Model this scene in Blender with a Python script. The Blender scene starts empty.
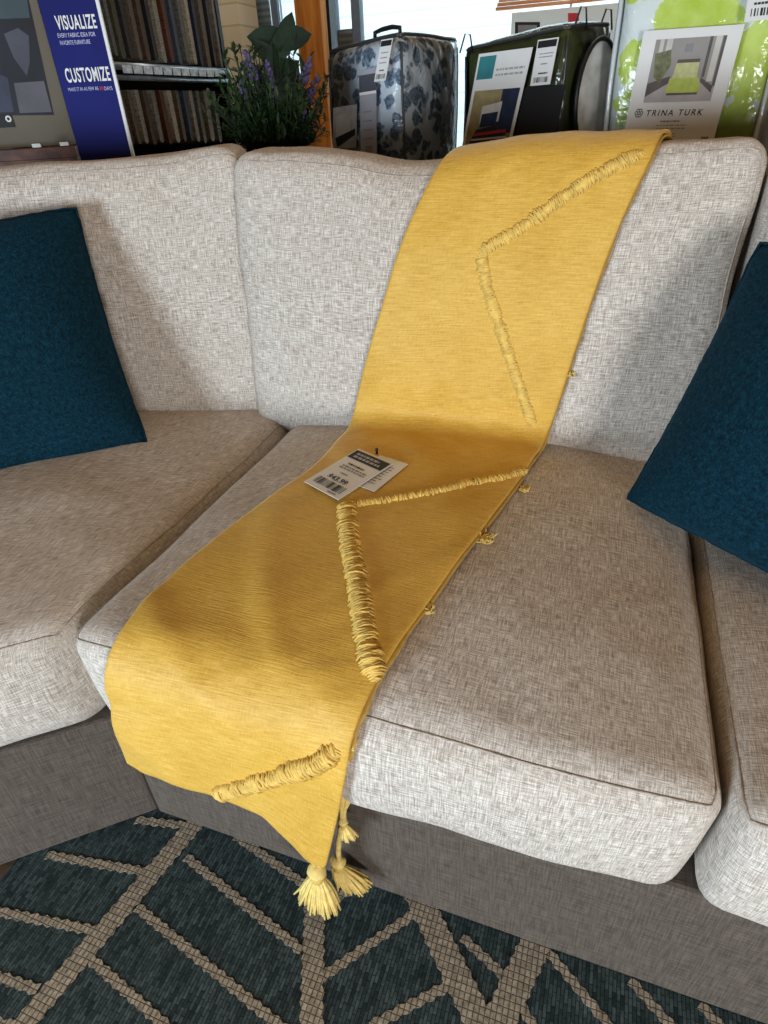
import bpy, bmesh, math, random
from mathutils import Vector, Matrix, Euler, noise
from mathutils.bvhtree import BVHTree
random.seed(7)
R = math.radians
C = bpy.context.scene.collection
V = Vector
# ------------------------------------------------------------------ camera
CAM = V((0.62666, -0.44052, 1.03714)); FPX = 612.34
ROT = (Matrix.Rotation(R(20.7617), 3, 'Z') @ Matrix.Rotation(math.pi/2 - R(33.1323), 3, 'X') @ Matrix.Rotation(R(-2.9661), 3, 'Z'))
cd = bpy.data.cameras.new('camera'); cam = bpy.data.objects.new('camera', cd); C.objects.link(cam)
cam.matrix_world = Matrix.Translation(CAM) @ ROT.to_4x4()
cd.sensor_fit = 'VERTICAL'; cd.sensor_height = 24.0; cd.lens = FPX/1024*24.0
cd.clip_start = 0.02
bpy.context.scene.camera = cam

def ray(u, v):
    return (ROT @ V(((u-384)/FPX, -(v-512)/FPX, -1))).normalized()
def onz(u, v, z):
    d = ray(u, v); return CAM + d*((z-CAM.z)/d.z)
def ony(u, v, y):
    d = ray(u, v); return CAM + d*((y-CAM.y)/d.y)
def onpl(u, v, p, n):
    d = ray(u, v); return CAM + d*((p-CAM).dot(n)/d.dot(n))
def at(u, v, dist):
    d = ray(u, v); return CAM + d*(dist/math.hypot(d.x, d.y))

# ------------------------------------------------------------------ materials
def nodes(name):
    m = bpy.data.materials.new(name); m.use_nodes = True
    nt = m.node_tree
    return m, nt, nt.nodes['Principled BSDF']
def N(nt, typ, **kw):
    n = nt.nodes.new(typ)
    for k, v in kw.items():
        if k in n.inputs: n.inputs[k].default_value = v
        else: setattr(n, k, v)
    return n
def ramp(nt, stops, interp='LINEAR'):
    n = nt.nodes.new('ShaderNodeValToRGB'); n.color_ramp.interpolation = interp
    el = n.color_ramp.elements
    while len(el) < len(stops): el.new(0.5)
    for e, (p, c) in zip(el, stops):
        e.position = p; e.color = (*c, 1) if len(c) == 3 else c
    return n
def s2l(*c):
    return tuple(((x/255)/12.92 if x/255 <= .04045 else ((x/255+.055)/1.055)**2.4) for x in c)
def plain(name, rgb, rough=.6, spec=.4, coat=0, metal=0, var=.12, scale=30, bump=0):
    m, nt, b = nodes(name); c = s2l(*rgb)
    tc = N(nt, 'ShaderNodeTexCoord'); nz = N(nt, 'ShaderNodeTexNoise', Scale=scale, Detail=4)
    nt.links.new(tc.outputs['Object'], nz.inputs['Vector'])
    rp = ramp(nt, [(.3, tuple(x*(1-var) for x in c)), (.7, tuple(min(1, x*(1+var)) for x in c))])
    nt.links.new(nz.outputs['Fac'], rp.inputs['Fac']); nt.links.new(rp.outputs['Color'], b.inputs['Base Color'])
    b.inputs['Roughness'].default_value = rough; b.inputs['Specular IOR Level'].default_value = spec
    b.inputs['Coat Weight'].default_value = coat; b.inputs['Coat Roughness'].default_value = .1
    b.inputs['Metallic'].default_value = metal
    if bump:
        bp = N(nt, 'ShaderNodeBump', Strength=bump, Distance=.002)
        nt.links.new(nz.outputs['Fac'], bp.inputs['Height']); nt.links.new(bp.outputs['Normal'], b.inputs['Normal'])
    return m
def linen(name, dark, mid, light, sx=44, sy=620, bump=.2, rough=.9, sheen=.10, fine=1400, rot=0):
    """slubby woven cloth in UV metres"""
    m, nt, b = nodes(name); L = nt.links.new
    uv = N(nt, 'ShaderNodeUVMap')
    facs = []
    for (ax, ay) in ((sx, sy), (sy, sx)):
        mp = N(nt, 'ShaderNodeMapping'); mp.inputs['Scale'].default_value = (ax, ay, 1)
        mp.inputs['Rotation'].default_value = (0, 0, rot)
        L(uv.outputs['UV'], mp.inputs['Vector'])
        nz = N(nt, 'ShaderNodeTexNoise', Scale=1.0, Detail=2.5, Roughness=.65); L(mp.outputs['Vector'], nz.inputs['Vector'])
        facs.append(nz.outputs['Fac'])
    add = N(nt, 'ShaderNodeMath', operation='ADD'); L(facs[0], add.inputs[0]); L(facs[1], add.inputs[1])
    big = N(nt, 'ShaderNodeTexNoise', Scale=14, Detail=2); L(uv.outputs['UV'], big.inputs['Vector'])
    mb = N(nt, 'ShaderNodeMath', operation='MULTIPLY'); L(big.outputs['Fac'], mb.inputs[0]); mb.inputs[1].default_value = .08
    fz = N(nt, 'ShaderNodeTexNoise', Scale=fine*.5, Detail=1); L(uv.outputs['UV'], fz.inputs['Vector'])
    mf = N(nt, 'ShaderNodeMath', operation='MULTIPLY'); L(fz.outputs['Fac'], mf.inputs[0]); mf.inputs[1].default_value = .3
    a2 = N(nt, 'ShaderNodeMath', operation='ADD'); L(add.outputs[0], a2.inputs[0]); L(mb.outputs[0], a2.inputs[1])
    a3 = N(nt, 'ShaderNodeMath', operation='ADD'); L(a2.outputs[0], a3.inputs[0]); L(mf.outputs[0], a3.inputs[1])
    mr = N(nt, 'ShaderNodeMapRange'); L(a3.outputs[0], mr.inputs['Value'])
    mr.inputs['From Min'].default_value = .89; mr.inputs['From Max'].default_value = 1.49
    rp = ramp(nt, [(.12, s2l(*dark)), (.45, s2l(*mid)), (.85, s2l(*light))])
    L(mr.outputs['Result'], rp.inputs['Fac']); L(rp.outputs['Color'], b.inputs['Base Color'])
    bp = N(nt, 'ShaderNodeBump', Strength=bump, Distance=.0015); L(a3.outputs[0], bp.inputs['Height']); L(bp.outputs['Normal'], b.inputs['Normal'])
    b.inputs['Roughness'].default_value = rough; b.inputs['Specular IOR Level'].default_value = .2
    b.inputs['Sheen Weight'].default_value = sheen; b.inputs['Sheen Roughness'].default_value = .5
    return m
M = {}
M['linen'] = linen('oatmeal_linen', (146, 134, 121), (182, 172, 161), (224, 217, 208))
M['welt'] = linen('linen_welt', (132, 122, 110), (168, 158, 147), (200, 192, 182))
M['base'] = linen('taupe_base_cloth', (66, 57, 50), (82, 72, 64), (98, 88, 78), sx=22, sy=420, sheen=.1, bump=.2)
M['dark'] = plain('dark_recess', (30, 26, 24))

def boucle(name, c0, c1, c2):
    m, nt, b = nodes(name); L = nt.links.new
    uv = N(nt, 'ShaderNodeUVMap')
    vo = N(nt, 'ShaderNodeTexVoronoi', Scale=330, Randomness=1.0); L(uv.outputs['UV'], vo.inputs['Vector'])
    nz = N(nt, 'ShaderNodeTexNoise', Scale=120, Detail=5, Roughness=.7); L(uv.outputs['UV'], nz.inputs['Vector'])
    ad = N(nt, 'ShaderNodeMath', operation='SUBTRACT'); L(nz.outputs['Fac'], ad.inputs[0])
    ml = N(nt, 'ShaderNodeMath', operation='MULTIPLY'); L(vo.outputs['Distance'], ml.inputs[0]); ml.inputs[1].default_value = .35
    L(ml.outputs[0], ad.inputs[1])
    rp = ramp(nt, [(.12, s2l(*c0)), (.36, s2l(*c1)), (.62, s2l(*c2))]); L(ad.outputs[0], rp.inputs['Fac'])
    L(rp.outputs['Color'], b.inputs['Base Color'])
    bp = N(nt, 'ShaderNodeBump', Strength=.6, Distance=.003); L(ad.outputs[0], bp.inputs['Height']); L(bp.outputs['Normal'], b.inputs['Normal'])
    b.inputs['Roughness'].default_value = .95; b.inputs['Specular IOR Level'].default_value = .1
    b.inputs['Sheen Weight'].default_value = .12; b.inputs['Sheen Tint'].default_value = (*s2l(60, 120, 150), 1)
    return m
M['teal'] = boucle('teal_boucle', (4, 28, 38), (9, 43, 57), (19, 60, 77))

def gold():
    m, nt, b = nodes('mustard_cotton'); L = nt.links.new
    uv = N(nt, 'ShaderNodeUVMap')
    mp = N(nt, 'ShaderNodeMapping'); mp.inputs['Scale'].default_value = (26, 420, 1); L(uv.outputs['UV'], mp.inputs['Vector'])
    n1 = N(nt, 'ShaderNodeTexNoise', Scale=1, Detail=3, Roughness=.6); L(mp.outputs['Vector'], n1.inputs['Vector'])
    mp2 = N(nt, 'ShaderNodeMapping'); mp2.inputs['Scale'].default_value = (500, 90, 1); L(uv.outputs['UV'], mp2.inputs['Vector'])
    n2 = N(nt, 'ShaderNodeTexNoise', Scale=1, Detail=2); L(mp2.outputs['Vector'], n2.inputs['Vector'])
    big = N(nt, 'ShaderNodeTexNoise', Scale=9, Detail=3); L(uv.outputs['UV'], big.inputs['Vector'])
    a = N(nt, 'ShaderNodeMath', operation='ADD'); L(n1.outputs['Fac'], a.inputs[0])
    h = N(nt, 'ShaderNodeMath', operation='MULTIPLY'); L(n2.outputs['Fac'], h.inputs[0]); h.inputs[1].default_value = .5
    L(h.outputs[0], a.inputs[1])
    c = N(nt, 'ShaderNodeMath', operation='ADD'); L(a.outputs[0], c.inputs[0])
    h2 = N(nt, 'ShaderNodeMath', operation='MULTIPLY'); L(big.outputs['Fac'], h2.inputs[0]); h2.inputs[1].default_value = .35
    L(h2.outputs[0], c.inputs[1])
    mr = N(nt, 'ShaderNodeMapRange'); L(c.outputs[0], mr.inputs['Value']); mr.inputs['From Min'].default_value = .6; mr.inputs['From Max'].default_value = 1.25
    rp = ramp(nt, [(0, s2l(186, 142, 50)), (.5, s2l(212, 167, 68)), (1, s2l(230, 190, 98))]); L(mr.outputs['Result'], rp.inputs['Fac'])
    L(rp.outputs['Color'], b.inputs['Base Color'])
    bp = N(nt, 'ShaderNodeBump', Strength=.45, Distance=.0016); L(a.outputs[0], bp.inputs['Height']); L(bp.outputs['Normal'], b.inputs['Normal'])
    b.inputs['Roughness'].default_value = .55; b.inputs['Specular IOR Level'].default_value = .35
    b.inputs['Sheen Weight'].default_value = .45; b.inputs['Sheen Roughness'].default_value = .35
    b.inputs['Sheen Tint'].default_value = (*s2l(255, 232, 170), 1)
    return m
M['gold'] = gold()
M['fringe'] = plain('mustard_yarn', (220, 184, 96), rough=.8, scale=90, var=.18, bump=.3)
M['under'] = plain('mustard_reverse', (186, 148, 70), rough=.8, scale=90)
M['tassel'] = plain('pale_mustard_yarn', (226, 198, 118), rough=.8, scale=120, var=.15)

def rugmat(name, cols, bw, rh, mortar, bump, off=.5):
    m, nt, b = nodes(name); L = nt.links.new
    tc = N(nt, 'ShaderNodeTexCoord')
    mp = N(nt, 'ShaderNodeMapping'); mp.inputs['Rotation'].default_value = (0, 0, R(90)); L(tc.outputs['Object'], mp.inputs['Vector'])
    br = N(nt, 'ShaderNodeTexBrick', Scale=1.0); br.offset = off
    L(mp.outputs['Vector'], br.inputs['Vector'])
    br.inputs['Color1'].default_value = (*s2l(*cols[0]), 1); br.inputs['Color2'].default_value = (*s2l(*cols[1]), 1)
    br.inputs['Mortar'].default_value = (*s2l(*mortar), 1)
    br.inputs['Brick Width'].default_value = bw; br.inputs['Row Height'].default_value = rh
    br.inputs['Mortar Size'].default_value = min(bw, rh)*.13; br.inputs['Mortar Smooth'].default_value = 1.0; br.inputs['Bias'].default_value = 0
    nz = N(nt, 'ShaderNodeTexNoise', Scale=170, Detail=3); L(tc.outputs['Object'], nz.inputs['Vector'])
    mx = N(nt, 'ShaderNodeMix', data_type='RGBA', blend_type='MULTIPLY'); mx.inputs[0].default_value = 1
    rp = ramp(nt, [(.3, (.62, .62, .62)), (.7, (1.3, 1.3, 1.3))]); L(nz.outputs['Fac'], rp.inputs['Fac'])
    L(br.outputs['Color'], mx.inputs[6]); L(rp.outputs['Color'], mx.inputs[7]); L(mx.outputs[2], b.inputs['Base Color'])
    bp = N(nt, 'ShaderNodeBump', Strength=bump, Distance=.003); bp.invert = True
    L(br.outputs['Fac'], bp.inputs['Height']); L(bp.outputs['Normal'], b.inputs['Normal'])
    b.inputs['Roughness'].default_value = .9; b.inputs['Specular IOR Level'].default_value = .2
    return m
M['rug'] = rugmat('teal_flatweave', ((34, 46, 47), (70, 83, 82)), .017, .0052, (21, 30, 33), .8)
M['rugband'] = rugmat('beige_flatweave', ((166, 152, 132), (148, 134, 114)), .0090, .0075, (112, 100, 86), .9, 0)

def wood(name, c0, c1, c2, scale=(3, 40, 40), rough=.5):
    m, nt, b = nodes(name); L = nt.links.new
    tc = N(nt, 'ShaderNodeTexCoord'); mp = N(nt, 'ShaderNodeMapping'); mp.inputs['Scale'].default_value = scale
    L(tc.outputs['Object'], mp.inputs['Vector'])
    nz = N(nt, 'ShaderNodeTexNoise', Scale=1, Detail=5, Distortion=.6); L(mp.outputs['Vector'], nz.inputs['Vector'])
    rp = ramp(nt, [(.3, s2l(*c0)), (.5, s2l(*c1)), (.72, s2l(*c2))]); L(nz.outputs['Fac'], rp.inputs['Fac'])
    L(rp.outputs['Color'], b.inputs['Base Color']); b.inputs['Roughness'].default_value = rough
    return m
M['floor'] = wood('brown_plank_floor', (70, 52, 34), (96, 74, 50), (120, 94, 66), (3, 30, 30))
M['redwood'] = wood('red_brown_wood', (60, 30, 18), (92, 50, 30), (120, 70, 44), (30, 4, 30))
M['orange'] = wood('orange_timber', (150, 84, 24), (186, 112, 38), (204, 134, 60), (30, 30, 2.5))
M['paleorange'] = wood('pale_timber', (196, 140, 84), (222, 170, 116), (236, 192, 142), (30, 30, 2.5))
M['slatwood'] = wood('slat_wood', (170, 104, 58), (200, 134, 84), (222, 164, 112), (3, 40, 40))
M['console'] = wood('dark_console_wood', (36, 26, 20), (52, 38, 28), (66, 50, 38), (3, 30, 30))
M['wall'] = plain('warm_plaster', (176, 166, 150), rough=.9, scale=12)
M['ceil'] = plain('ceiling_paint', (190, 176, 154), rough=.9, scale=6)
M['greyframe'] = plain('blue_grey_frame', (104, 118, 134), rough=.5)
M['blackmetal'] = plain('black_metal', (22, 24, 27), rough=.4)
M['silver'] = plain('silver_rail', (150, 160, 168), rough=.3, metal=.6, scale=60, var=.25)
M['white'] = plain('white_card', (228, 228, 226), rough=.5, var=.02)
M['black'] = plain('black_ink', (26, 26, 28), rough=.6)
M['grey'] = plain('grey_ink', (130, 130, 134), rough=.6)
M['ink'] = plain('faint_ink', (168, 168, 170), rough=.6)
M['red'] = plain('red_ink', (190, 52, 60), rough=.6)
M['tealink'] = plain('teal_ink', (52, 128, 134), rough=.6)
M['piping'] = plain('dark_piping', (52, 55, 58), rough=.35, coat=.3)

def siding():
    m, nt, b = nodes('block_siding'); L = nt.links.new
    tc = N(nt, 'ShaderNodeTexCoord'); mp = N(nt, 'ShaderNodeMapping'); mp.inputs['Rotation'].default_value = (R(90), 0, 0); L(tc.outputs['Object'], mp.inputs['Vector'])
    br = N(nt, 'ShaderNodeTexBrick', Scale=1.0); L(mp.outputs['Vector'], br.inputs['Vector'])
    br.inputs['Color1'].default_value = (*s2l(226, 206, 170), 1); br.inputs['Color2'].default_value = (*s2l(216, 194, 156), 1)
    br.inputs['Mortar'].default_value = (*s2l(196, 170, 128), 1)
    br.inputs['Brick Width'].default_value = .4; br.inputs['Row Height'].default_value = .11; br.inputs['Mortar Size'].default_value = .006
    L(br.outputs['Color'], b.inputs['Base Color']); b.inputs['Roughness'].default_value = .8
    return m
M['siding'] = siding()
def facade():
    m, nt, b = nodes('white_lap_siding'); L = nt.links.new
    tc = N(nt, 'ShaderNodeTexCoord'); w = N(nt, 'ShaderNodeTexWave', Scale=1.6, Distortion=0); w.bands_direction = 'Z'; w.wave_profile = 'SAW'
    L(tc.outputs['Object'], w.inputs['Vector'])
    rp = ramp(nt, [(0, s2l(182, 206, 216)), (.12, s2l(206, 226, 234)), (1, s2l(214, 232, 238))]); L(w.outputs['Fac'], rp.inputs['Fac'])
    L(rp.outputs['Color'], b.inputs['Base Color']); b.inputs['Roughness'].default_value = .9
    return m
M['facade'] = facade()
def vents():
    m, nt, b = nodes('louvre_pane'); L = nt.links.new
    tc = N(nt, 'ShaderNodeTexCoord'); w = N(nt, 'ShaderNodeTexWave', Scale=9, Distortion=0); w.bands_direction = 'Z'
    L(tc.outputs['Object'], w.inputs['Vector'])
    rp = ramp(nt, [(0, s2l(120, 124, 122)), (1, s2l(172, 172, 164))]); L(w.outputs['Fac'], rp.inputs['Fac'])
    L(rp.outputs['Color'], b.inputs['Base Color']); b.inputs['Roughness'].default_value = .4
    return m
M['vents'] = vents()
def glassmat(name, tint=(.94, .98, 1.0), rough=.03, wr=0, scale=14, str_=.5, fac=None):
    """thin clear sheet: see-through with a glossy skin"""
    m, nt, b = nodes(name); L = nt.links.new
    out = nt.nodes['Material Output']; nt.nodes.remove(b)
    tr = N(nt, 'ShaderNodeBsdfTransparent'); tr.inputs['Color'].default_value = (*tint, 1)
    gl = N(nt, 'ShaderNodeBsdfGlossy'); gl.inputs['Roughness'].default_value = rough
    fr = N(nt, 'ShaderNodeFresnel', IOR=1.5)
    if wr:
        tc = N(nt, 'ShaderNodeTexCoord'); nz = N(nt, 'ShaderNodeTexNoise', Scale=scale, Detail=3, Distortion=1.5); L(tc.outputs['Object'], nz.inputs['Vector'])
        bp = N(nt, 'ShaderNodeBump', Strength=str_, Distance=.02); L(nz.outputs['Fac'], bp.inputs['Height'])
        L(bp.outputs['Normal'], gl.inputs['Normal']); L(bp.outputs['Normal'], fr.inputs['Normal'])
    mx = N(nt, 'ShaderNodeMixShader'); L(fr.outputs['Fac'], mx.inputs[0]); L(tr.outputs[0], mx.inputs[1]); L(gl.outputs[0], mx.inputs[2])
    L(mx.outputs[0], out.inputs['Surface'])
    return m
def paper(name, rgb):
    m, nt, b = nodes(name); L = nt.links.new; out = nt.nodes['Material Output']
    tl = N(nt, 'ShaderNodeBsdfTranslucent'); tl.inputs['Color'].default_value = (*s2l(*rgb), 1); b.inputs['Base Color'].default_value = (*s2l(*rgb), 1)
    nz = N(nt, 'ShaderNodeTexNoise', Scale=20); mx = N(nt, 'ShaderNodeMixShader'); mp = N(nt, 'ShaderNodeMapRange'); L(nz.outputs['Fac'], mp.inputs['Value'])
    mp.inputs['To Min'].default_value = .5; mp.inputs['To Max'].default_value = .6; L(mp.outputs[0], mx.inputs[0]); L(b.outputs[0], mx.inputs[1]); L(tl.outputs[0], mx.inputs[2]); L(mx.outputs[0], out.inputs['Surface'])
    return m
M['paper'] = paper('backlit_paper', (236, 238, 236))
M['glass'] = glassmat('window_glass')
M['vinyl'] = glassmat('clear_vinyl', (.97, .98, .98), .12, 1, 14, .30)
def blobs(name, bg, c1, c2, scale, thr, soft=.04, warp=.08):
    m, nt, b = nodes(name); L = nt.links.new
    tc = N(nt, 'ShaderNodeTexCoord')
    nz = N(nt, 'ShaderNodeTexNoise', Scale=scale*.8, Detail=3); L(tc.outputs['Object'], nz.inputs['Vector'])
    mxv = N(nt, 'ShaderNodeMix', data_type='RGBA', blend_type='LINEAR_LIGHT'); mxv.inputs[0].default_value = warp
    L(tc.outputs['Object'], mxv.inputs[6]); L(nz.outputs['Color'], mxv.inputs[7])
    vo = N(nt, 'ShaderNodeTexVoronoi', Scale=scale); L(mxv.outputs[2], vo.inputs['Vector'])
    rp = ramp(nt, [(thr-soft, (1, 1, 1)), (thr+soft, (0, 0, 0))]); L(vo.outputs['Distance'], rp.inputs['Fac'])
    n2 = N(nt, 'ShaderNodeTexNoise', Scale=scale*5, Detail=2); L(tc.outputs['Object'], n2.inputs['Vector'])
    rc = ramp(nt, [(.4, s2l(*c1)), (.6, s2l(*c2))]); L(n2.outputs['Fac'], rc.inputs['Fac'])
    mx = N(nt, 'ShaderNodeMix', data_type='RGBA'); L(rp.outputs['Color'], mx.inputs[0]); mx.inputs[6].default_value = (*s2l(*bg), 1); L(rc.outputs['Color'], mx.inputs[7])
    L(mx.outputs[2], b.inputs['Base Color']); b.inputs['Roughness'].default_value = .7
    return m
M['bluefloral'] = blobs('blue_leaf_print', (226, 233, 240), (74, 96, 124), (134, 150, 166), 27, .50, .05, .03)
def blooms(name, bg, c1, c2, centres):
    m, nt, b = nodes(name); L = nt.links.new
    tc = N(nt, 'ShaderNodeTexCoord'); nz = N(nt, 'ShaderNodeTexNoise', Scale=26, Detail=2); L(tc.outputs['Object'], nz.inputs['Vector'])
    acc = None
    for c, r in centres:
        d = N(nt, 'ShaderNodeVectorMath', operation='DISTANCE'); L(tc.outputs['Object'], d.inputs[0]); d.inputs[1].default_value = c
        dv = N(nt, 'ShaderNodeMath', operation='DIVIDE'); L(d.outputs['Value'], dv.inputs[0]); dv.inputs[1].default_value = r
        if acc is None: acc = dv
        else:
            mn = N(nt, 'ShaderNodeMath', operation='MINIMUM'); L(acc.outputs[0], mn.inputs[0]); L(dv.outputs[0], mn.inputs[1]); acc = mn
    ml = N(nt, 'ShaderNodeMath', operation='MULTIPLY_ADD'); L(nz.outputs['Fac'], ml.inputs[0]); ml.inputs[1].default_value = 1.3; ml.inputs[2].default_value = -.65
    ad = N(nt, 'ShaderNodeMath', operation='ADD'); L(acc.outputs[0], ad.inputs[0]); L(ml.outputs[0], ad.inputs[1])
    rr = ramp(nt, [(.96, (1, 1, 1)), (1.0, (0, 0, 0))]); L(ad.outputs[0], rr.inputs['Fac'])
    n2 = N(nt, 'ShaderNodeTexNoise', Scale=22, Detail=3); L(tc.outputs['Object'], n2.inputs['Vector'])
    rc = ramp(nt, [(.35, s2l(*c1)), (.65, s2l(*c2))]); L(n2.outputs['Fac'], rc.inputs['Fac'])
    mx = N(nt, 'ShaderNodeMix', data_type='RGBA'); L(rr.outputs['Color'], mx.inputs[0]); mx.inputs[6].default_value = (*s2l(*bg), 1); L(rc.outputs['Color'], mx.inputs[7])
    L(mx.outputs[2], b.inputs['Base Color']); b.inputs['Roughness'].default_value = .7
    return m
M['olive'] = plain('dark_olive_cloth', (66, 74, 34), rough=.7, scale=20, var=.3)
M['blackcloth'] = plain('black_cloth', (24, 24, 26), rough=.7, scale=20)
M['blue'] = plain('royal_blue_print', (22, 28, 98), rough=.7, spec=.2, scale=3, var=.25)
M['beige'] = plain('taupe_board', (108, 100, 86), rough=.7, scale=4)
M['leaf'] = plain('green_leaf', (44, 66, 36), rough=.5, scale=40, var=.5)
M['darkleaf'] = plain('dark_leaf', (22, 40, 22), rough=.6, spec=.2, scale=30, var=.4)
M['violet'] = plain('violet_flower', (88, 78, 116), rough=.7, scale=60, var=.4)
M['pot'] = plain('clay_pot', (110, 78, 54), rough=.7)

# ------------------------------------------------------------------ object helpers
def link(name, me, mat, parent=None, smooth=True):
    o = bpy.data.objects.new(name, me); C.objects.link(o)
    for x in (mat if isinstance(mat, (list, tuple)) else [mat]): me.materials.append(x)
    if smooth:
        for p in me.polygons: p.use_smooth = True
    if parent is not None:
        o.parent = parent
        bpy.context.view_layer.update()
        o.matrix_parent_inverse = parent.matrix_world.inverted()
    return o
def mesh(name, verts, faces, mat, parent=None, smooth=True, uvs=None, mi=None):
    me = bpy.data.meshes.new(name); me.from_pydata([tuple(v) for v in verts], [], faces)
    if uvs:
        l = me.uv_layers.new(name='UVMap'); k = 0
        for f in uvs:
            for u in f: l.data[k].uv = u; k += 1
    o = link(name, me, mat, parent, smooth)
    if mi:
        for p, i in zip(me.polygons, mi): p.material_index = i
    me.update()
    return o
def thing(name, label, cat, loc=(0, 0, 0), group=None):
    o = bpy.data.objects.new(name, None); C.objects.link(o); o.location = loc; o.empty_display_size = .1
    o['label'] = label; o['category'] = cat
    if group: o['group'] = group
    bpy.context.view_layer.update()
    return o
def tag(o, label, cat, group=None):
    o['label'] = label; o['category'] = cat
    if group: o['group'] = group
    return o
def struct(o):
    o['kind'] = 'structure'; return o
class MB:
    def __init__(s): s.v = []; s.f = []; s.mi = []
    def add(s, v, f, mi=0):
        k = len(s.v); s.v += [V(x) for x in v]; s.f += [tuple(i+k for i in q) for q in f]; s.mi += [mi]*len(f)
    def hexa(s, c, mi=0):   # 8 corners: bottom 4 ccw, top 4 ccw
        s.add(c, [(3, 2, 1, 0), (4, 5, 6, 7), (0, 1, 5, 4), (1, 2, 6, 5), (2, 3, 7, 6), (3, 0, 4, 7)], mi)
    def box(s, x0, x1, y0, y1, z0, z1, mi=0):
        s.hexa([(x0, y0, z0), (x1, y0, z0), (x1, y1, z0), (x0, y1, z0), (x0, y0, z1), (x1, y0, z1), (x1, y1, z1), (x0, y1, z1)], mi)
    def obox(s, p, ex, ey, ez, mi=0):   # oriented box: corner p and three edge vectors
        p, ex, ey, ez = V(p), V(ex), V(ey), V(ez)
        s.hexa([p, p+ex, p+ex+ey, p+ey, p+ez, p+ex+ez, p+ex+ey+ez, p+ey+ez], mi)
    def tube(s, pts, r, n=8, closed=False, mi=0, cap=True):
        pts = [V(p) for p in pts]; m = len(pts); rr = r if isinstance(r, (list, tuple)) else [r]*m
        prev = None; rings = []
        for i, p in enumerate(pts):
            a = pts[(i-1) % m] if (closed or i > 0) else p; b = pts[(i+1) % m] if (closed or i < m-1) else p
            t = (b-a).normalized() if (b-a).length > 1e-9 else V((0, 0, 1))
            if prev is None:
                prev = t.cross(V((.3, .2, 1))).normalized()
            prev = (prev - t*prev.dot(t)).normalized(); w = t.cross(prev)
            rings.append([p + (prev*math.cos(2*math.pi*k/n)+w*math.sin(2*math.pi*k/n))*rr[i] for k in range(n)])
        f = []
        for i in range(m if closed else m-1):
            j = (i+1) % m
            for k in range(n): f.append((i*n+k, i*n+(k+1) % n, j*n+(k+1) % n, j*n+k))
        if cap and not closed:
            f.append(tuple(reversed(range(n)))); f.append(tuple((m-1)*n+k for k in range(n)))
        s.add([x for q in rings for x in q], f, mi)
    def ball(s, c, rx, ry=None, rz=None, n=10, m=7, mi=0, rough=0):
        ry = ry or rx; rz = rz or rx; c = V(c); v = []; f = []
        for j in range(m+1):
            ph = math.pi*j/m
            for i in range(n):
                th = 2*math.pi*i/n
                k = 1+rough*noise.noise(V((math.cos(th)*3, math.sin(th)*3, ph*2))+c*31)
                v.append(c+V((rx*math.sin(ph)*math.cos(th), ry*math.sin(ph)*math.sin(th), rz*math.cos(ph)))*k)
        for j in range(m):
            for i in range(n): f.append((j*n+i, (j+1)*n+i, (j+1)*n+(i+1) % n, j*n+(i+1) % n))
        s.add(v, f, mi)
    def build(s, name, mat, parent=None, smooth=False, bevel=0):
        o = mesh(name, s.v, s.f, mat, parent, smooth, mi=s.mi if isinstance(mat, (list, tuple)) else None)
        if bevel:
            b = o.modifiers.new('bevel', 'BEVEL'); b.width = bevel; b.segments = 2; b.limit_method = 'ANGLE'
        return o

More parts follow.
